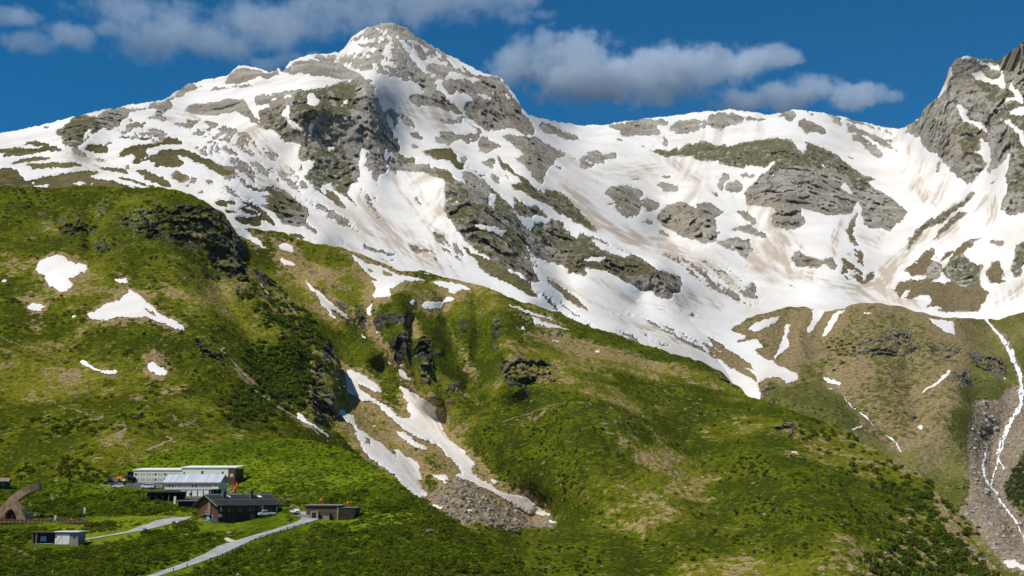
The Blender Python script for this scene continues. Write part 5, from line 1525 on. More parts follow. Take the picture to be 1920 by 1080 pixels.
for i in range(11):                               # upper storey windows with pale boards between
    x0 = L * (.03 + i * .087)
    window(BR, x0, x0 + 1.0, H * .60, H * .60 + 1.25, 0, W_WOODX, W_GLASS)
    box('shutter', W_WOODL if i % 2 else W_WOODD, BR, x0 + 1.02, x0 + 1.45, -.07, -.003, H * .56, H * .84)
for i in (0, 1, 2, 3, 7, 8, 9):
    x0 = L * (.06 + i * .09); window(BR, x0, x0 + .95, H * .16, H * .16 + 1.3, 0, W_WOODX, W_GLASS)
box('door', W_WOODL, BR, L * .52, L * .60, -.1, -.003, .35, H * .44)
box('door_arch', W_WOODX, BR, L * .50, L * .62, -.25, -.003, H * .44 + .003, H * .50)
box('balcony_beam', W_WOODX, BR, 0, L, -.28, -.003, H * .50 + .01, H * .545)
for fx, z0, z1, w in ((.02, .62, .86, .42), (.71, .70, .95, .5), (.955, .55, .84, .5)): box('white_notice', W_FRAME, BR, L * fx, L * fx + w, -.16, -.075, H * z0, H * z1)
MB().tube([(L * .025, -.2, H * .38), (L * .025, -.05, H * .38)], .55, 12).build('satellite_dish', W_FRAME, BR)
gb = W_FRAME
for y0, z0, h, w in ((W * .38, .45, 1.2, .85), (W * .52, .45, 1.2, .85), (W * .43, .74, .9, .8), (W * .25, .16, 1.5, .8)):       # gable windows (on the -x side)
    m = MB(); z = H * z0
    m.box(-.22, -.125, y0, y0 + w, z, z + .09).box(-.22, -.125, y0, y0 + w, z + h - .09, z + h).box(-.22, -.125, y0, y0 + .09, z + .09, z + h - .09).box(-.22, -.125, y0 + w - .09, y0 + w, z + .09, z + h - .09)
    o = m.build('window', gb, BR); box('pane', W_GLASS, o, -.18, -.13, y0 + .09, y0 + w - .09, z + .09, z + h - .09)
box('gable_balcony', W_WOODL, BR, -1.0, -.125, W * .30, W * .72, H * .42, H * .45)
box('gable_post', W_WOODL, BR, -.5, -.15, W * .34, W * .37, .3, H + RZ * .5)
box('gable_post', W_WOODL, BR, -.26, -.13, W * .40, W * .47, H * .5, H + RZ * .75)
box('porch_slab', W_CONCL, BR, -3.2, -.13, -.6, W * .9, .05, .28)
box('porch_wall', W_DARK, BR, -3.1, -.13, -.5, W * .85, -5.0, .047)
T_ = lambda x, y, z: BR.matrix_basis @ Vector((x, y, z))
bpy.context.view_layer.update()
def at_house(x, y, z): return Matrix.Translation(a) @ Matrix.Rotation(yaw, 4, 'Z') @ Vector((x, y, z))
bn = thing('banner', 'pale blue picture banner on the plank gable of the timber house', 'banner', at_house(-.45, W * .42, .35), yaw)
MB().box(-.03, .03, -1.2, 1.2, .5, 2.2).build('cloth', W_BLUE, bn); MB().box(-.06, .06, -1.25, -1.15, 0, 2.3).box(-.06, .06, 1.15, 1.25, 0, 2.3).build('frame', W_WOODX, bn)
rf = thing('inflatable_raft', 'orange inflatable raft in front of the plank gable', 'raft', at_house(-2.3, W * .62, .3), yaw + 1.4)
ring = [(1.7 * math.cos(q), .85 * math.sin(q), .42 + .12 * abs(math.cos(q))) for q in np.linspace(0, 2 * math.pi, 25)]
MB().tube(ring, .36, 8, False).build('tube', W_ORANGE, rf, True); MB().tube([(-.3, -.7, .5), (-.3, .7, .5)], .25, 8).build('thwart', W_ORANGE, rf, True)
MB().box(-1.5, 1.5, -.7, .7, .08, .16).build('floor', W_BLACK, rf)
bt = thing('porch_table', 'grey table with benches by the gable of the timber house', 'table', at_house(-1.6, W * .12, .28), yaw)
MB().box(-.5, .5, -1.2, 1.2, .7, .78).build('table_top', W_METAL, bt)
for sx in (-1, 1):
    MB().box(sx * .95 - .15, sx * .95 + .15, -1.2, 1.2, .4, .47).build('bench', W_METAL, bt)
    MB().box(-1.0, 1.0, sx * .9 - .05, sx * .9 + .05, 0, .4).box(-.1, .1, sx * .9 - .05, sx * .9 + .05, .4, .7).build('leg', W_METAL, bt)

# ------------------------------------------------------------------ concrete building with tilted end
a, b, yaw, L = facade((574, 970), (636, 974.5), -4)
CB = thing('concrete_hall', 'low brown concrete hall with a flat roof and a dark outward-leaning end', 'building', a, yaw)
k = MPP(a); H = 21.0 * k
box('wall', W_CONC, CB, 0, L, 0, 8, -2.5, H)
box('roof', W_CONCL, CB, -.35, L + .9, -.45, 8.3, H + .003, H + .34)
x1 = L + 5.3
MB().add([(L - .3, -.15, -2.8), (x1 - .9, -.15, -2.8), (x1 + .4, -.45, H * .80), (L - .3, -.45, H * .80), (L - .3, 7, -2.8), (x1 - .9, 7, -2.8), (x1 + .4, 7.3, H * .80), (L - .3, 7.3, H * .80)],
         [(0, 1, 2, 3), (5, 4, 7, 6), (1, 5, 6, 2), (4, 0, 3, 7), (3, 2, 6, 7), (4, 5, 1, 0)]).build('leaning_end', W_WOODD, CB)
box('end_roof', W_METAL, CB, L + .003 + .9, x1 + .75, -.6, 7.6, H * .80 + .003, H * .80 + .25)
box('pillar', W_CONCL, CB, L - .75, L - .35, -.22, -.003, -2.5, H - .003)
dr = box('door_frame', W_CONCL, CB, 1.7, 4.3, -1.1, -.003, -2.2, H * .52); box('door', W_DARK, dr, 2.2, 3.6, -1.14, -1.103, -2.1, H * .42)
box('plinth', W_CONCL, CB, 6.2, 8.2, -1.8, -.3, -2.3, H * .30); box('plinth_cap', W_CONC, CB, 6.0, 8.4, -2.0, -.1, H * .30 + .003, H * .38)
box('low_wall', W_CONCL, CB, -4.5, 1.6, -1.5, -1.1, -2.2, .8)
for x, z, lab in ((L * .42, H + .34, 'orange-red ball on a short mast above the left part of the concrete hall roof'), (x1 - 2.6, H * .80 + .25, 'orange-red ball on a short mast above the dark leaning end of the concrete hall')):
    p = Matrix.Translation(a) @ Matrix.Rotation(yaw, 4, 'Z') @ Vector((x, .8, z))
    o = thing('marker_ball', lab, 'ball', p, 0, 'balls on the concrete hall')
    MB().tube([(0, 0, 0), (0, 0, .9)], .07, 6).build('mast', W_METAL, o); MB().ball((0, 0, 1.35), .6, 14, 10).build('ball', W_REDB, o, True)

# ------------------------------------------------------------------ curved shell building at the left edge
a = ground(20, 980)
k = MPP(a)
SH = thing('shell_building', 'brown curved shell building with a soaring horn and arched opening at the left edge', 'building', a)
def S_(x, y, dy=0.): return ((x / 3.8575 - 20) * k, dy, (980 - (800 + y / 3.8575)) * k)
cen = [S_(-60, 700, 1), S_(-20, 640, 1.2), S_(25, 585, 1.5), S_(75, 525, 2.2), S_(120, 487, 3.), S_(165, 462, 4.), S_(218, 447, 5.)]
sm = []
for i in range(len(cen) - 1):
    for t in (0, .25, .5, .75):
        p0, p1, p2, p3 = (Vector(cen[max(i - 1, 0)]), Vector(cen[i]), Vector(cen[i + 1]), Vector(cen[min(i + 2, len(cen) - 1)]))
        sm.append(.5 * ((2 * p1) + (p2 - p0) * t + (2 * p0 - 5 * p1 + 4 * p2 - p3) * t * t + (3 * p1 - p0 - 3 * p2 + p3) * t ** 3))
sm.append(Vector(cen[-1]))
v, f = [], []
for i, p in enumerate(sm):                       # flat-sided horn, deep at the foot and thin at the tip
    t = i / (len(sm) - 1); hw = 1.55 * (1 - t) + 1.25 * t; dp = 3.6 * (1 - t) + 2.0 * t
    dr_ = (sm[min(i + 1, len(sm) - 1)] - sm[max(i - 1, 0)]).normalized(); n = Vector((-dr_.z, 0, dr_.x))
    if t > .8: n = (n * .3 + Vector((-.15, 0, 1)) * .7).normalized()
    for sy, sn in ((-1, -1), (-1, 1), (1, 1), (1, -1)): v.append(p + n * (sn * hw) + Vector((0, sy * dp * .5 + 1.5, 0)))
for i in range(len(sm) - 1):
    for q in range(4): f.append((i * 4 + q, i * 4 + (q + 1) % 4, i * 4 + 4 + (q + 1) % 4, i * 4 + 4 + q))
f += [(3, 2, 1, 0), tuple(len(v) - 4 + q for q in range(4))]
MB().add(v, f).build('horn', W_SHELL, SH, bevel=.12)
v, f = [], []
leg = [(70, 530, 40, 640), (95, 545, 60, 612), (120, 570, 85, 600), (150, 602, 105, 620), (178, 645, 122, 655), (200, 695, 135, 700)]   # outer edge, inner edge of the arched wing
for x0, y0, x1_, y1_ in leg:
    A_, B_ = Vector(S_(x0, y0)), Vector(S_(x1_, y1_)); v += [A_ + Vector((0, -1.0, 0)), B_ + Vector((0, -1.3, 0)), B_ + Vector((0, .6, 0)), A_ + Vector((0, 3.5, 0))]
for i in range(len(leg) - 1):
    for q in range(4): f.append((i * 4 + q, i * 4 + (q + 1) % 4, i * 4 + 4 + (q + 1) % 4, i * 4 + 4 + q))
f += [(3, 2, 1, 0), tuple(len(v) - 4 + q for q in range(4))]
MB().add(v, f).build('arched_wing', W_SHELL, SH, bevel=.1)
MB().box(*[S_(25, 0)[0], S_(150, 0)[0], 2.0, 2.4, -1.0, S_(0, 600)[2]]).build('inner_shade_wall', W_DARK, SH)  # near-black panel paints the shade inside the arch
MB().box(S_(60, 0)[0], S_(95, 0)[0], .8, 1.9, 0, 1.1).build('entrance_block', W_CONCL, SH)
MB().tube([S_(30, 700, -.6), S_(36, 650, -.4), S_(42, 620, 0)], [.5, .45, .35], 8).build('pier', W_SHELL, SH, True)

# ------------------------------------------------------------------ terrace railing, deck
a, b = ground(-6, 985) + Vector((0, 0, .5)), ground(161, 984) + Vector((0, 0, .5))
yaw = math.atan2(b.y - a.y, b.x - a.x); L = math.hypot(b.x - a.x, b.y - a.y); k = MPP(a)
DK = thing('terrace_railing', 'orange-brown timber railing along the terrace of the shell building', 'railing', a, yaw)
zs = lambda t: (b.z - a.z) * t
n = 22
for i in range(n + 1):
    x = L * i / n; z = zs(i / n); box('post', W_RAIL if i % 3 else W_WOODL, DK, x - .07, x + .07, -.07, .07, z - .8, z + 1.15)
for i in range(n):
    x = L * i / n; z = zs((i + .5) / n); box('board_panel', W_RAIL if (i * 7) % 3 else W_WOODL, DK, x + .1, x + L / n - .1, .06, .09, z + .12, z + 1.0)
for h, t in ((1.15, .12), (.05, .09)):
    MB().add([(0, -.05, h), (L, -.05, h + zs(1)), (L, .05, h + zs(1)), (0, .05, h), (0, -.05, h + t), (L, -.05, h + t + zs(1)), (L, .05, h + t + zs(1)), (0, .05, h + t)],
             [(0, 1, 2, 3), (7, 6, 5, 4), (0, 4, 5, 1), (1, 5, 6, 2), (2, 6, 7, 3), (3, 7, 4, 0)]).build('rail', W_RAIL, DK)
TD = thing('terrace_deck', 'narrow timber terrace deck behind the orange-brown railing', 'deck', a, yaw)
MB().add([(0, .15, .05), (L, .15, zs(1) + .05), (L, 5, zs(1) + .1), (0, 5, .1), (0, .15, -1.6), (L, .15, zs(1) - 1.6), (L, 5, zs(1) - 1.6), (0, 5, -1.6)], [(0, 1, 2, 3), (7, 6, 5, 4), (0, 4, 5, 1), (1, 5, 6, 2), (2, 6, 7, 3), (3, 7, 4, 0)]).build('deck', W_WOODL, TD)

# ------------------------------------------------------------------ garage and shelter dug into the bank
a, b, yaw, L = facade((102, 1021), (131, 1021), -4)
k = MPP(a); H = 22 * k
GA = thing('garage', 'small pale garage with white cross-braced double doors by the lower road', 'garage', a, yaw)
box('wall', W_CONCL, GA, 0, L + 2.4, 0, 5, -.8, H); box('roof', W_ROOFL, GA, -.4, L + 2.8, -.5, 5.3, H + .003, H + .22)
for i in range(2):
    x0 = .15 + i * (L - .2) / 2; w = (L - .3) / 2 - .06
    d_ = box('door', W_PANEL, GA, x0, x0 + w, -.1, -.003, .05, H * .86)
    z0, z1 = (.1, H * .8) if i == 0 else (H * .8, .1)
    MB().prism([(x0 + .05, z0), (x0 + .3, z0), (x0 + w - .05, z1), (x0 + w - .3, z1)], -.16, -.103, 'y').build('brace', W_FRAME, d_)
window(GA, L + .7, L + 1.7, H * .45, H * .75, 0, W_GREYW, W_GLASS)
a, b, yaw, L = facade((60, 1021), (101, 1021), -4)
ST = thing('roadside_shelter', 'dark concrete shelter set in the bank left of the garage', 'shelter', a, yaw)
H = 21 * k
box('back_wall', W_CONC, ST, 0, L - .2, 2.6, 3.0, -.8, H); box('roof', W_CONC, ST, -.4, L - .15, -.2, 3.4, H + .003, H + .35)
box('side_wall', W_CONC, ST, 0, .3, 0, 2.59, -.8, H); box('column', W_WOODL, ST, 1.0, 1.35, 0, .3, -.5, H); box('recess_shade', W_DARK, ST, L * .55, L - .25, 1.2, 2.5, -.5, H * .8)  # solid dark block stands in for shade inside the shelter
ib = thing('picture_board', 'blue landscape picture board inside the dark roadside shelter', 'notice board', a + Vector((1.9, 1.2, .2)), yaw)
MB().box(0, 2.4, -.05, .05, .7, 2.2).build('panel', W_BLUE, ib); MB().box(.1, .2, -.04, .04, 0, .7).box(2.2, 2.3, -.04, .04, 0, .7).build('leg', W_METAL, ib)

# ------------------------------------------------------------------ hut at the left edge of the terrace
a = ground(1, 917); k = MPP(a)
HT = thing('timber_hut', 'small brown timber hut with a pale gable roof at the left edge', 'hut', a, .25)
box('wall', W_WOODD, HT, -4, 2.6, 0, 5, -1, 3.0)
MB().prism([(0, 3.0), (5, 3.0), (2.5, 4.0)], -4, 2.6, 'x').build('gable', W_WOODD, HT)
for y0, y1 in ((-.7, 2.5), (5.7, 2.5)): MB().prism([(y0, 2.75), (y1, 4.05), (y1, 4.3), (y0, 3.0)], -4.5, 3.1, 'x').build('roof', W_WOODL, HT)
window(HT, .2, 1.3, 1.1, 2.1, 0)
# ------------------------------------------------------------------ vehicles
def wheels(parent, xs, w, r):
    for x in xs:
        for sy in (-1, 1):
            o = MB().tube([(x, sy * w - .12, r), (x, sy * w + .12, r)], r, 14).build('wheel', W_BLACK, parent)
            MB().tube([(x, sy * (w + .125) - .01, r), (x, sy * (w + .125) + .01, r)], r * .55, 10).build('rim', W_METAL, o)

def car(name, label, cat, loc, yaw, prof, glass, w, paint, wx, r=.34, bed=None, group=None):
    """prof: side outline (x,z); glass: list of side-window outlines"""
    o = thing(name, label, cat, loc, yaw, group)
    MB().prism(prof, -w, w, 'y').build('body', paint, o, bevel=.06)
    for g in glass:
        for s in (-1, 1): MB().prism(g, s * (w + .012) - .006, s * (w + .012) + .006, 'y').build('side_window', W_GLASS, o)
    wheels(o, wx, w - .1, r)
    xf = min(p[0] for p in prof)
    for s in (-1, 1): MB().box(xf - .03, xf + .06, s * w * .75 - .17, s * w * .75 + .17, .62, .8).build('headlight', W_FRAME, o)
    return o
VAN = [(-2.6, .35), (-2.65, .85), (-2.1, 1.15), (-1.35, 1.85), (-1.0, 1.98), (2.5, 1.98), (2.62, 1.7), (2.62, .35)]
VAN_G = [[(-1.75, 1.2), (-1.3, 1.75), (-.45, 1.78), (-.45, 1.2)], [(-.3, 1.2), (-.3, 1.78), (1.05, 1.78), (1.05, 1.2)], [(1.2, 1.2), (1.2, 1.78), (2.35, 1.75), (2.45, 1.2)]]
SED = [(-2.15, .3), (-2.2, .75), (-1.1, .95), (-.45, 1.42), (.9, 1.45), (1.75, .98), (2.15, .9), (2.15, .3)]
SED_G = [[(-.9, .97), (-.38, 1.34), (.15, 1.36), (.15, .97)], [(.25, .97), (.25, 1.36), (.85, 1.36), (1.4, .99)]]
car('parked_van', 'white minibus van parked on the terrace in front of the rubble wall', 'van', ground(277, 918) + Vector((0, 0, .2)), .03, VAN, VAN_G, .95, W_CARW, (-1.65, 1.6))
car('parked_car', 'silver-white car parked left of the white minibus van', 'car', ground(222, 917) + Vector((0, 0, .2)), .1, [(x, z * 1.15) for x, z in SED], [[(x, z * 1.15) for x, z in g] for g in SED_G], .88, W_CARW, (-1.35, 1.35))
car('parked_car', 'dark car parked behind the silver-white one beside the orange truck', 'car', ground(217, 911) + Vector((0, 0, .2)), .1, SED, SED_G, .88, W_CARD, (-1.35, 1.35))
car('parked_car', 'low silver car to the right of the white minibus van', 'car', ground(294, 917) + Vector((0, 0, .15)), .05, [(x, z * .8) for x, z in SED], [[(x, z * .8) for x, z in g] for g in SED_G], .88, W_CARS, (-1.35, 1.35))
car('parked_car', 'white car parked beside the concrete hall', 'car', ground(553, 964) + Vector((0, 0, .2)), -.9, SED, SED_G, .88, W_CARW, (-1.35, 1.35))
def ground_z(x, y):
    d = (LN.P[..., 0] - x) ** 2 + (LN.P[..., 1] - y) ** 2; return float(LN.P[..., 2].ravel()[d.argmin()])
p = Matrix.Translation(HOUSE[0]) @ Matrix.Rotation(HOUSE[1], 4, 'Z') @ Vector((HOUSE[2] * .70, -3.4, 0)); p.z = ground_z(p.x, p.y)
pu = thing('pickup_truck', 'white double-cab pickup parked in front of the dark timber house', 'truck', p + Vector((0, 0, .25)), HOUSE[1] - .35)
MB().prism([(-2.75, .45), (-2.8, 1.05), (-2.0, 1.3), (-1.35, 2.0), (-1.1, 2.15), (.25, 2.15), (.3, .45)], -.95, .95, 'y').build('cab', W_CARW, pu, bevel=.06)
MB().box(.32, 3.0, -1.0, 1.0, .75, .85).build('bed_floor', W_CARW, pu)
for nm, bx_ in (('bed_side', (.32, 3.0, -1.0, -.93, .85, 1.3)), ('bed_side', (.32, 3.0, .93, 1.0, .85, 1.3)), ('tailgate', (2.93, 3.0, -.925, .925, .853, 1.3)), ('chassis', (-2.5, 2.9, -.5, .5, .42, .72))): MB().box(*bx_).build(nm, W_CARW if nm != 'chassis' else W_BLACK, pu)
for g in ([(-1.75, 1.35), (-1.25, 1.95), (-.65, 1.98), (-.65, 1.35)], [(-.5, 1.35), (-.5, 1.98), (.15, 1.98), (.15, 1.35)]):
    for s in (-1, 1): MB().prism(g, s * .962 - .006, s * .962 + .006, 'y').build('side_window', W_GLASS, pu)
MB().add([(-2.02, -.8, 1.33), (-2.02, .8, 1.33), (-1.4, .75, 1.98), (-1.4, -.75, 1.98)], [(0, 1, 2, 3)]).build('windscreen', W_GLASS, pu)
wheels(pu, (-1.85, 1.9), .86, .4)
p = ground(226, 907)
tk = thing('orange_truck', 'orange machine truck parked left of the long pale building', 'truck', p + Vector((0, 0, .1)), -.25)
MB().box(-1.1, 1.4, -1.1, 1.1, 1.0, 2.9).build('box_body', W_ORANGE, tk, bevel=.08); MB().box(-2.6, -1.15, -1.0, 1.0, .6, 2.4).build('cab', W_RED, tk, bevel=.1)
MB().box(-2.63, -2.58, -.8, .8, 1.4, 2.1).build('windscreen', W_GLASS, tk); MB().box(-2.4, 2.4, -.6, .6, .5, .95).build('chassis', W_BLACK, tk); MB().box(1.45, 2.6, -1.0, 1.0, 1.0, 1.9).build('rear_deck', W_FRAME, tk); wheels(tk, (-1.8, 1.6), .9, .5)
p = ground(214, 908)
sl = thing('skip_container', 'grey metal skip container left of the orange truck', 'container', p + Vector((0, 0, .1)), .1)
MB().prism([(-1.5, 0), (1.5, 0), (1.9, 2.2), (-1.9, 2.2)], -1.0, 1.0, 'y').build('bin', W_METAL, sl); MB().box(-2.0, 2.0, -1.1, 1.1, 2.203, 2.35).build('rim', W_GREYW, sl)
for sx in (-1, 1): MB().box(sx * 1.0 - .08, sx * 1.0 + .08, -1.12, -1.0, .1, 2.0).build('rib', W_GREYW, sl)
p = ground(205, 909)
ld = thing('wheel_loader', 'black wheel loader at the left end of the parked vehicles', 'loader', p + Vector((0, 0, .1)), .5)
MB().box(-.4, 1.9, -.9, .9, .8, 1.7).build('engine_hood', W_BLACK, ld, bevel=.1); MB().box(-.9, .5, -.8, .8, 1.705, 3.0).build('cab', W_CARD, ld, bevel=.08); MB().box(-.93, -.9, -.65, .65, 1.9, 2.8).build('windscreen', W_GLASS, ld)
MB().prism([(-2.6, .2), (-1.7, .2), (-1.6, 1.1), (-2.1, 1.2)], -1.2, 1.2, 'y').build('bucket', W_BLACK, ld); MB().tube([(-1.8, 0, .8), (-.5, 0, 1.4)], .15, 6).build('arm', W_BLACK, ld); wheels(ld, (-.9, 1.2), .85, .62)

# ------------------------------------------------------------------ people (one continuous body each)
def person(label, px, py, shirt, trousers, arm=0.3, yaw=0., stride=.12, up=.2):
    me = bpy.data.meshes.new('person')
    V = [(0, 0, .95), (0, 0, 1.2), (0, 0, 1.42), (0, 0, 1.52), (0, -.01, 1.62), (0, -.02, 1.74),
         (-.19, 0, 1.40), (-.27, -.04, 1.12), (-.27, -.04 - arm, .98), (.19, 0, 1.40), (.26, .02, 1.12), (.25, -.10, .86),
         (-.10, 0, .90), (-.11, stride * .5, .48), (-.11, stride, .07), (-.11, stride - .16, .03), (.10, 0, .90), (.11, -stride * .6, .48), (.11, -stride, .07), (.11, -stride - .16, .03)]
    E = [(0, 1), (1, 2), (2, 3), (3, 4), (4, 5), (2, 6), (6, 7), (7, 8), (2, 9), (9, 10), (10, 11), (0, 12), (12, 13), (13, 14), (14, 15), (0, 16), (16, 17), (17, 18), (18, 19)]
    rad = [.15, .15, .14, .06, .10, .09, .075, .055, .04, .075, .055, .04, .10, .07, .05, .04, .10, .07, .05, .04]
    me.from_pydata(V, E, [])
    o = bpy.data.objects.new('person', me); COL.objects.link(o)
    m = o.modifiers.new('skin', 'SKIN'); m2 = o.modifiers.new('sub', 'SUBSURF'); m2.levels = m2.render_levels = 1
    for i, r in enumerate(rad): me.skin_vertices[0].data[i].radius = (r, r * .8)
    me.skin_vertices[0].data[0].use_root = True
    t = NT('clothed_figure'); sep = t.n.new('ShaderNodeSeparateXYZ'); t.l.new(t.obj(), sep.inputs[0]); z = sep.outputs[2]
    c = t.mix(t.ramp(z, .93, .97), trousers, shirt); c = t.mix(t.ramp(z, 1.46, 1.49), c, (.45, .26, .18)); c = t.mix(t.ramp(z, 1.69, 1.72), c, (.05, .03, .02))
    me.materials.append(t.done(c, .8))
    o.location = ground(px, py) + Vector((0, 0, up)); o.rotation_euler = (0, 0, yaw)
    props(o, label, 'person', 'visitors')
person('person in a pink top standing left of the white flag banner', 93, 981, (.55, .20, .18), (.05, .06, .12), .3, .4, up=.15)
person('person in dark clothes at the middle of the terrace railing', 122, 981, (.02, .02, .03), (.03, .03, .04), .1, 1.2, up=.15)
person('person in a white shirt right of the one in dark clothes on the terrace', 133, 981, (.7, .7, .7), (.04, .05, .10), .25, -1.2, up=.15)
person('person in a dark green jacket near the right end of the terrace railing', 145, 981, (.02, .07, .05), (.02, .02, .02), .15, .2, up=.15)
person('person in white beside the road left of the concrete hall', 546, 958, (.65, .68, .7), (.10, .12, .2), .2, .5)
person('person in an orange top near the concrete hall', 560, 960, (.70, .15, .03), (.05, .05, .08), .3, -.6)
person('person in a blue top next to the concrete hall wall', 566, 960.5, (.05, .12, .40), (.05, .05, .08), .1, .9)

# ------------------------------------------------------------------ flags, boards, hose, guard rail
def flag(label, px, py, h, w=.75, fh=1.6):
    o = thing('flag_banner', label, 'flag', ground(px, py) + Vector((0, 0, .1)), 0, 'flags on the terrace')
    MB().tube([(0, 0, 0), (0, 0, h)], .05, 6).build('pole', W_METAL, o)
    v = []; n = 7
    for i in range(n):
        x = w * i / (n - 1); y = .10 * math.sin(4 * x); v += [(x + .06, y, h - .1), (x + .06, y, h - .1 - fh), (x + .06, y + .02, h - .1), (x + .06, y + .02, h - .1 - fh)]
    f = []
    for i in range(n - 1): f += [(i * 4, i * 4 + 4, i * 4 + 5, i * 4 + 1), (i * 4 + 2, i * 4 + 3, i * 4 + 7, i * 4 + 6)]
    MB().add(v, f).build('cloth', W_FRAME, o); MB().box(.1, w, -.16, -.12, h - 1.1, h - .7).build('blue_stripe', W_BLUE, o)
flag('low white and blue flag banner near the left end of the terrace railing', 100, 982, 2.6)
flag('tall white and blue flag banner at the right end of the terrace railing', 154.5, 982, 5.2, .7, 1.9)
for px, lab in ((56, 'left of two small notice boards beside the shell building'), (65.5, 'right of two small notice boards beside the shell building')):
    o = thing('notice_board', lab, 'notice board', ground(px, 974) + Vector((0, 0, 0)), .1, 'notice boards')
    MB().box(-.45, .45, -.04, .04, .8, 2.0).build('panel', W_BLUE if px < 60 else W_CONCL, o)
    for s in (-1, 1): MB().box(s * .4 - .04, s * .4 + .04, -.03, .03, -.3, .8).build('post', W_WOODX, o)
q = [ground(*c) + Vector((0, 0, .55)) for c in ((440.5, 898), (441.5, 903), (443.6, 908), (443.8, 912), (441, 917), (439.5, 921), (438.5, 926))]
props(MB().tube(q, .24, 8).build('debris_hose', W_RED, None, True), 'bright red hose snaking down the bank beside the pale buildings', 'hose')
st_ = [(340 + x / 5.333, 880 + y / 5.333) for x, y in ((275, 932), (290, 922), (358, 901), (410, 879), (460, 856), (508, 834), (555, 815), (602, 792), (645, 769), (692, 742), (738, 719), (792, 694), (857, 679), (922, 659), (992, 636), (1062, 609), (1130, 594), (1195, 576), (1260, 564), (1325, 544))]
gp = [ground(x, y) for x, y in st_]
GR = thing('guard_rail', 'low black guard rail along the outer edge of the road', 'guard rail', gp[0])
for p in gp[1:]:
    d = p - gp[0]; MB().box(d.x - .11, d.x + .11, d.y - .11, d.y + .11, d.z - .5, d.z + 1.0).build('post', W_WOODX, GR)
MB().tube([p - gp[0] + Vector((0, 0, .78)) for p in gp], .11, 6).build('rail', W_METAL, GR)
for px, py, lab in ((351, 1064, 'lone dark road post left of the guard rail'), (325, 1072, 'lone dark road post lowest on the road')):
    p = ground(px, py); o = thing('road_post', lab, 'post', p); MB().tube([(0, 0, -.3), (0, 0, .95)], .12, 8).build('shaft', W_BLACK, o); MB().tube([(0, 0, .953), (0, 0, 1.1)], .125, 8).build('cap', W_FRAME, o)

# ------------------------------------------------------------------ rocks
def rock_mesh(name, seed, sub=2, flat_=.7, sharp=.45):
    bm = bmesh.new(); bmesh.ops.create_icosphere(bm, subdivisions=sub, radius=1)
    V = np.array([v.co[:] for v in bm.verts]); n = perlin(V * 1.3 + seed * 7.7) * .6 + perlin(V * 3.1 + seed * 3.3) * .28
    r = np.random.default_rng(seed)
    W = V * (1 + sharp * n[:, None])
    for _ in range(7):                           # broken faces
        d = r.normal(size=3); d /= np.linalg.norm(d); c = r.uniform(.55, .85); k = W @ d - c; W -= np.where(k > 0, k, 0)[:, None] * d
    W *= np.array([1, r.uniform(.7, .95), flat_])
    for v, w in zip(bm.verts, W): v.co = w
    me = bpy.data.meshes.new(name); bm.to_mesh(me); bm.free(); return me
def rock_mat(name, a, b, lich=.3):
    t = NT(name); p = t.pos(); n = t.noise(p, .9, 5, .7); m = t.noise(p, .35, 3, .6)
    oi = t.n.new('ShaderNodeObjectInfo')
    c = t.mix(t.ramp(n, .3, .7), a, b); c = t.mix(t.math('MULTIPLY', oi.outputs['Random'], .5), c, [k * .55 for k in a]); c = t.mix(t.math('MULTIPLY', t.ramp(m, .55, .7), lich), c, (.06, .07, .03))
    return t.done(c, .9, t.bump(n, .3, .6))
K_DARK = rock_mat('dark_boulder', (.055, .05, .042), (.16, .15, .13)); K_PALE = rock_mat('pale_stone', (.20, .19, .17), (.46, .44, .40), .15); K_SCREE = rock_mat('scree_stone', (.16, .125, .085), (.40, .34, .26), .2)
for i, (key, px, py, w, mat, fl_, lab) in enumerate((
    ('spur', 967, 1000, 15, K_DARK, .75, 'rounded dark boulder alone on the grass below the scree'), ('near', 806, 998, 24, K_DARK, .35, 'long grey rock slab half sunk in the near meadow'),
    ('spur', 777, 823, 8, K_DARK, .8, 'dark boulder in the snow between the two chutes'), ('spur', 957, 951, 8, K_DARK, .7, 'squat boulder at the lower edge of the forked chute'), ('left', 406, 622, 6, K_DARK, 1.5, 'upright dark rock on the left slope right of the triangular snow'),
    ('left', 264, 778, 9, K_DARK, .9, 'black boulder in the grass below the oval snow patch'), ('left', 352, 793, 11, K_PALE, .25, 'flat pale stone slab on the lower left slope'), ('spur', 1480, 800, 16, K_DARK, .8, 'dark rock outcrop on the crest of the right green hill'),
    ('left', 418, 658, 8, K_PALE, .8, 'pale boulder cluster stone beside the dark outcrop mid left'), ('step', 1846, 762, 18, K_PALE, .8, 'big pale boulder in the scree beside the waterfall'), ('step', 1842, 815, 18, K_DARK, .7, 'broad boulder between the two arms of the stream'),
    ('step', 1866, 900, 8, K_SCREE, .7, 'boulder in the lower scree left of the stream'), ('near', 598, 1022, 6, K_PALE, .6, 'small pale stone in the meadow below the concrete hall'), ('near', 430, 1003, 11, K_PALE, .55, 'grey stone heap under the timber house'), ('left', 190, 905, 0, K_PALE, .5, ''))):
    if not w: continue
    p = ground(px, py, key); r = w * .5 * MPP(p)
    o = bpy.data.objects.new('boulder', rock_mesh('boulder', 40 + i, 3, fl_)); o.data.materials.append(mat); COL.objects.link(o)
    o.location = p + Vector((0, 0, r * fl_ * .35)); o.scale = (r, r, r); o.rotation_euler = (0, 0, i * 1.3); props(o, lab, 'boulder', 'boulders')

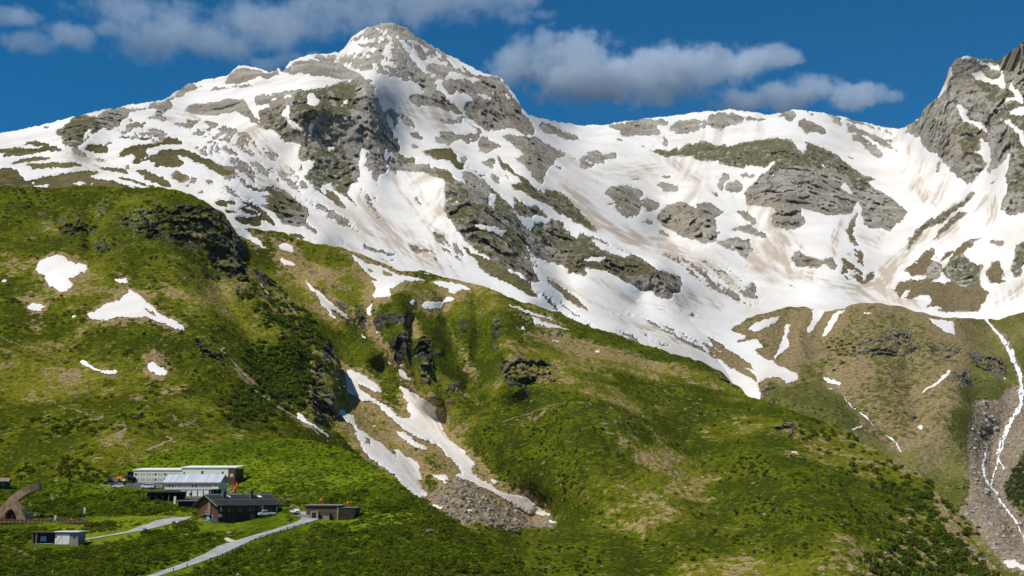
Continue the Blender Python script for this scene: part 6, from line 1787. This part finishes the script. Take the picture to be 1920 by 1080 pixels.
# ------------------------------------------------------------------ growth and rubble: too many to count
def leaf_clump(name, seed, n=150, leaf=.20, h=.75, spread=1.0):
    """dome-shaped bush: many small bent leaves through the outer volume"""
    r = np.random.default_rng(seed); V, Fc = [], []
    lobes = r.normal(size=(5, 3)) * np.array([.35, .35, .12]); lobes[:, 2] = abs(lobes[:, 2]) * h + .15; lr = r.uniform(.38, .62, 5)
    for i in range(n):
        k = r.integers(5); d = r.normal(size=3); d /= np.linalg.norm(d); d[2] = abs(d[2]) * .9 - .08
        c = (lobes[k] + d * lr[k] * r.uniform(.7, 1.05)) * np.array([spread, spread, 1]); c[2] = max(c[2], .02)
        nrm = d + r.normal(size=3) * .55; nrm /= np.linalg.norm(nrm); a = np.cross(nrm, r.normal(size=3)); a /= np.linalg.norm(a); b = np.cross(nrm, a)
        s = leaf * r.uniform(.6, 1.35); o = len(V)
        V += [c - a * s, c - b * s * .6 + nrm * s * .15, c + a * s, c + b * s * .6 + nrm * s * .15]; Fc.append((o, o + 1, o + 2, o + 3))
    me = bpy.data.meshes.new(name); me.from_pydata([tuple(v) for v in V], [], Fc); return me
def leaf_mat(name, a, b, c):
    t = NT(name); p = t.pos(); oi = t.n.new('ShaderNodeObjectInfo'); n = t.noise(p, .045, 3, .6); n2 = t.noise(p, 1.8, 2, .6)
    col = t.mix(oi.outputs['Random'], a, b); col = t.mix(t.math('MULTIPLY', t.ramp(n, .42, .62), .7), col, c); col = t.mix(t.math('MULTIPLY', t.ramp(n2, .55, .8), .4), col, [k * 1.7 for k in b])
    t.done(col, .7, Specular_IOR_Level=.0)
    tr = t.n.new('ShaderNodeBsdfTranslucent'); t.l.new(col, tr.inputs[0]); mx = t.n.new('ShaderNodeMixShader'); mx.inputs[0].default_value = .25
    t.l.new(t.b.outputs[0], mx.inputs[1]); t.l.new(tr.outputs[0], mx.inputs[2]); t.l.new(mx.outputs[0], t.out.inputs[0]); return t.m

def scatter(name, label, cat, proto, mat, P, scale, seed=0, tilt=.0):
    """one object of kind stuff: instances of a small mesh on points"""
    r = np.random.default_rng(seed); n = len(P)
    pm = bpy.data.objects.new(name + '_source', proto); proto.materials.append(mat)
    me = bpy.data.meshes.new(name); me.vertices.add(n); me.vertices.foreach_set('co', np.asarray(P, np.float32).ravel())
    at = me.attributes.new('sz', 'FLOAT', 'POINT'); at.data.foreach_set('value', np.asarray(scale, np.float32))
    rt = np.c_[r.normal(size=(n, 2)) * tilt, r.uniform(0, 6.283, n)].astype(np.float32)
    at = me.attributes.new('rt', 'FLOAT_VECTOR', 'POINT'); at.data.foreach_set('vector', rt.ravel())
    o = bpy.data.objects.new(name, me); COL.objects.link(o); me.materials.append(mat)
    ng = bpy.data.node_groups.new(name, 'GeometryNodeTree')
    ng.interface.new_socket('Geometry', in_out='INPUT', socket_type='NodeSocketGeometry'); ng.interface.new_socket('Geometry', in_out='OUTPUT', socket_type='NodeSocketGeometry')
    N = ng.nodes; Lk = ng.links; gi, go = N.new('NodeGroupInput'), N.new('NodeGroupOutput')
    ip = N.new('GeometryNodeInstanceOnPoints'); inf = N.new('GeometryNodeObjectInfo'); inf.inputs['Object'].default_value = pm
    a1 = N.new('GeometryNodeInputNamedAttribute'); a1.data_type = 'FLOAT'; a1.inputs[0].default_value = 'sz'
    a2 = N.new('GeometryNodeInputNamedAttribute'); a2.data_type = 'FLOAT_VECTOR'; a2.inputs[0].default_value = 'rt'
    er = N.new('FunctionNodeEulerToRotation')
    Lk.new(gi.outputs[0], ip.inputs['Points']); Lk.new(inf.outputs['Geometry'], ip.inputs['Instance']); Lk.new(a2.outputs['Attribute'], er.inputs[0]); Lk.new(er.outputs[0], ip.inputs['Rotation']); Lk.new(a1.outputs['Attribute'], ip.inputs['Scale']); Lk.new(ip.outputs[0], go.inputs[0])
    o.modifiers.new('growth', 'NODES').node_group = ng
    return props(o, label, cat, kind='stuff')

def pick(key, weight, n, seed, yclip=(-100, 1120)):
    """n random points on a sheet, weighted per cell"""
    s = LAYERS[key]; w = np.clip(weight, 0, None).astype(np.float64) * (s.X > -60) * (s.X < 1980) * (s.Yp < yclip[1]) * (s.Yp > yclip[0]); w[-1] = 0; w[:, -1] = 0
    w = w.ravel(); r = np.random.default_rng(seed); c = np.cumsum(w); i = np.searchsorted(c, r.uniform(0, c[-1], n))
    i = np.minimum(i, w.size - 1); Pf = s.P.reshape(-1, 3); nc = s.P.shape[1]
    j = np.minimum(i + 1, len(Pf) - 1); k = np.minimum(i + nc, len(Pf) - 1); a, b = r.uniform(0, 1, (2, n, 1))
    return Pf[i] + (Pf[j] - Pf[i]) * a + (Pf[k] - Pf[i]) * b, i
G_NEAR = leaf_mat('bilberry_leaves', (.085, .130, .006), (.165, .225, .010), (.150, .160, .016)); G_DARK = leaf_mat('alder_leaves', (.052, .084, .006), (.100, .140, .010), (.090, .100, .010)); G_HEATH = leaf_mat('heath_leaves', (.052, .068, .005), (.100, .118, .008), (.110, .104, .014)); G_STEP = leaf_mat('far_alder_leaves', (.030, .055, .014), (.055, .085, .022), (.050, .065, .020))
s = LAYERS['near']; free = (1 - np.clip(s.flat * 1.6, 0, 1)) * (1 - s.att['rock'] * .8) * (s.att['trail'] < .25)
cl = sstep(.42, .60, s.att['g2']); low = sstep(915, 945, s.Yp)
P, _ = pick('near', free * (.25 + cl) * (.12 + .88 * low), 6500, 11); scatter('bilberry_scrub', 'knee-high bright green scrub covering the near hill', 'scrub', leaf_clump('bilberry_bush', 1, 120), G_NEAR, P, rng.uniform(.5, 1.25, len(P)), 1, .1)
P, _ = pick('near', free * cl * (.05 + .95 * low), 1000, 12); scatter('alder_scrub', 'darker rounded alder bushes massed on the near banks', 'bushes', leaf_clump('alder_bush', 2, 170, .16, .9), G_DARK, P, rng.uniform(1.0, 2.3, len(P)), 2, .1)
P, _ = pick('near', free, 9000, 13); scatter('meadow_tufts', 'grass tufts all over the near hill', 'grass', leaf_clump('grass_tuft', 3, 70, .24, .5), G_HEATH, P, rng.uniform(.35, .75, len(P)), 3, .1)
for key, na, nb, sd in (('left', 1500, 1400, 21), ('spur', 1300, 520, 31), ('step', 1200, 700, 41)):
    s = LAYERS[key]; free = (1 - s.snow) * (1 - s.att['scree']) * (1 - .85 * np.clip(s.att['dry'], 0, 1)) * (s.att['trail'] < .3)
    P, _ = pick(key, free * sstep(.47, .66, s.att['g2']) * sstep(.35, .6, 1 - s.att['g1']), na, sd); nm = {'left': 'the left mountainside', 'spur': 'the central spur', 'step': 'the valley step'}[key]
    scatter('heath_scrub', 'low heath scrub in patches over ' + nm, 'scrub', leaf_clump('heath_bush', sd, 70, .26, .6), G_HEATH if key != 'step' else G_STEP, P, rng.uniform(.7, 2.0, len(P)), sd, .15)
    P, _ = pick(key, free * (s.shrub ** 1.2 + (.04 * s.att['rock'] * (1 - s.att['rock']) * 4)), nb, sd + 1)
    scatter('alder_thicket', 'dark green alder thickets on ' + nm, 'bushes', leaf_clump('alder_bush_far', sd + 3, 110, .2, .9), G_DARK if key != 'step' else G_STEP, P, rng.uniform(1.6, 3.6, len(P)), sd + 1, .12)
st = rock_mesh('stone', 5, 1, .65)
for key, n, sd in (('left', 1300, 51), ('spur', 1100, 52), ('near', 260, 53)):
    s = LAYERS[key]; P, _ = pick(key, (1 - s.snow) * sstep(.5, .72, s.att['g1'] * .5 + s.att['g3'] * .5) * (.15 + s.att['dry'] + s.att['rock'] * .8) * (1 - np.clip(s.flat, 0, 1)), n, sd)
    scatter('loose_stones', 'pale stones strewn over ' + {'left': 'the left mountainside', 'spur': 'the central spur', 'near': 'the near hill'}[key], 'stones', rock_mesh('stone', sd, 1, .65), K_PALE, P, rng.uniform(.25, .9, n) ** 1.4 * (1.3 if key != 'near' else .5), sd, .5)
for key, n, sd in (('spur', 1500, 61), ('step', 3600, 62)):
    s = LAYERS[key]; P, _ = pick(key, s.att['scree'] * (1 - s.snow) * (.25 + s.att['g3']) * (.15 + sstep(.4, .6, s.att['g2'])), n, sd)
    scatter('scree_rubble', {'spur': 'grey brown rubble fan at the foot of the snow chutes', 'step': 'pale rubble filling the gully of the waterfall'}[key], 'rubble', rock_mesh('rubble', sd, 1, .7, .6), K_SCREE, P, rng.uniform(.0, 1.0, n) ** 7 * 2.2 + .22 + rng.uniform(0, .25, n), sd, .6)
s = LAYERS['step']; P, _ = pick('step', s.att['scree'] ** 2 * (1 - s.snow), 260, 71)
scatter('gully_boulders', 'larger pale boulders strewn through the waterfall gully', 'boulders', rock_mesh('gully_boulder', 71, 2, .75, .6), K_PALE, P, rng.uniform(.4, 1., 260) ** 3 * 3.2 + .8, 71, .5)
s = LAYERS['spur']; P, _ = pick('spur', s.att['scree'] * (1 - s.snow), 60, 72)
scatter('fan_boulders', 'larger grey boulders in the rubble fan', 'boulders', rock_mesh('fan_boulder', 72, 2, .75, .6), K_SCREE, P, rng.uniform(.3, 1., 60) ** 3 * 1.8 + .5, 72, .5)
# ------------------------------------------------------------------ clouds far behind the mountains
def cloud(name, label, puffs, Y, dens, seed, soft=.42):
    C = np.array([unproject(x, y, Y) for x, y, rx, ry in puffs]); k = Y / F_PX
    R = np.array([(rx * k, rx * k * .75, ry * k) for x, y, rx, ry in puffs])
    lo, hi = (C - R * 1.35).min(0), (C + R * 1.35).max(0)
    m = bpy.data.materials.new(name); m.use_nodes = True; nt = m.node_tree; N, Lk = nt.nodes, nt.links
    N.remove(N['Principled BSDF']); out = N['Material Output']
    pos = N.new('ShaderNodeNewGeometry').outputs['Position']
    def vm(op, a, b=None):
        n = N.new('ShaderNodeVectorMath'); n.operation = op
        Lk.new(a, n.inputs[0])
        if b is not None: n.inputs[1].default_value = b
        return n
    def mt(op, a, b):
        n = N.new('ShaderNodeMath'); n.operation = op
        for i, q in enumerate((a, b)):
            if isinstance(q, (int, float)): n.inputs[i].default_value = q
            else: Lk.new(q, n.inputs[i])
        return n.outputs[0]
    best = None
    for c, r in zip(C, R):
        d = vm('LENGTH', vm('MULTIPLY', vm('SUBTRACT', pos, tuple(c)).outputs[0], tuple(1 / r)).outputs[0]).outputs['Value']
        f = mt('SUBTRACT', 1.0, d)
        best = f if best is None else mt('SMOOTH_MAX', best, f)
        if best is not f: best.node.inputs[2].default_value = .18
    n1 = N.new('ShaderNodeTexNoise'); n1.inputs['Scale'].default_value = 1 / (62 * k); n1.inputs['Detail'].default_value = 5; n1.inputs['Roughness'].default_value = .68
    off = vm('ADD', pos, (seed * 991., seed * 353., 0)).outputs[0]; Lk.new(off, n1.inputs['Vector'])
    f = mt('ADD', best, mt('MULTIPLY', mt('SUBTRACT', n1.outputs[0], .52), 2.7))
    mr = N.new('ShaderNodeMapRange'); mr.interpolation_type = 'SMOOTHSTEP'; Lk.new(f, mr.inputs['Value']); mr.inputs['From Min'].default_value = .02; mr.inputs['From Max'].default_value = soft; mr.inputs['To Max'].default_value = dens
    v = N.new('ShaderNodeVolumePrincipled'); v.inputs['Color'].default_value = (.80, .89, 1.0, 1); v.inputs['Anisotropy'].default_value = -.35
    Lk.new(mr.outputs[0], v.inputs['Density']); Lk.new(v.outputs[0], out.inputs['Volume'])
    m.cycles.volume_step_rate = .22; m.cycles.homogeneous_volume = False
    o = MB().box(lo[0], hi[0], lo[1], hi[1], lo[2], hi[2]).build(name, m)
    return props(o, label, 'cloud', 'clouds')
SC.cycles.volume_bounces = 2
SC.cycles.volume_max_steps = 256
CY_ = 8200.
cloud('cloud', 'largest puffy cloud right of the snowy summit', [(980, 122, 80, 56), (1065, 110, 92, 64), (1110, 155, 140, 42), (1190, 140, 100, 56), (1265, 134, 105, 54), (1345, 124, 100, 40), (1415, 113, 80, 29), (1480, 110, 50, 19), (1240, 165, 100, 34)], CY_, .0052, 1)
cloud('cloud', 'long low cloud above the right end of the snowy crest', [(1395, 190, 82, 22), (1460, 184, 92, 29), (1520, 174, 76, 31), (1605, 181, 92, 20), (1660, 180, 52, 13)], CY_, .0050, 2)
cloud('cloud', 'wide grey cloud bank stretching along the top left of the sky', [(290, 78, 110, 44), (380, 62, 130, 52), (500, 46, 150, 46), (640, 26, 160, 38), (780, 10, 170, 30), (920, 2, 150, 22), (250, 20, 140, 28), (440, 90, 90, 24)], CY_, .0030, 3, .7)
cloud('cloud', 'small grey cloud at the far left of the sky', [(60, 78, 70, 26), (140, 66, 75, 34), (195, 56, 50, 22), (30, 35, 70, 22)], CY_, .0036, 4, .6)
cloud('cloud', 'little cloud peeping over the ridge left of the summit', [(505, 125, 42, 22), (545, 112, 46, 24), (590, 105, 30, 12)], CY_, .0050, 5)
cloud('cloud', 'tiny pale cloud high above the gap right of the summit', [(975, 36, 42, 18), (1020, 26, 36, 12)], CY_, .0030, 6, .6)

# ------------------------------------------------------------------ haze: the air of the valley
hm_ = bpy.data.materials.new('haze'); hm_.use_nodes = True
hn, hl = hm_.node_tree.nodes, hm_.node_tree.links
hn.remove(hn['Principled BSDF'])
hv = hn.new('ShaderNodeVolumePrincipled'); hv.inputs['Color'].default_value = (.92, .95, 1.0, 1); hv.inputs['Density'].default_value = 1.0e-5; hv.inputs['Anisotropy'].default_value = -.35
hl.new(hv.outputs[0], hn['Material Output'].inputs['Volume'])
hm_.cycles.homogeneous_volume = True
props(MB().box(-2600, 2600, -60, 4600, -320, 1420).build('haze', hm_), kind='stuff')
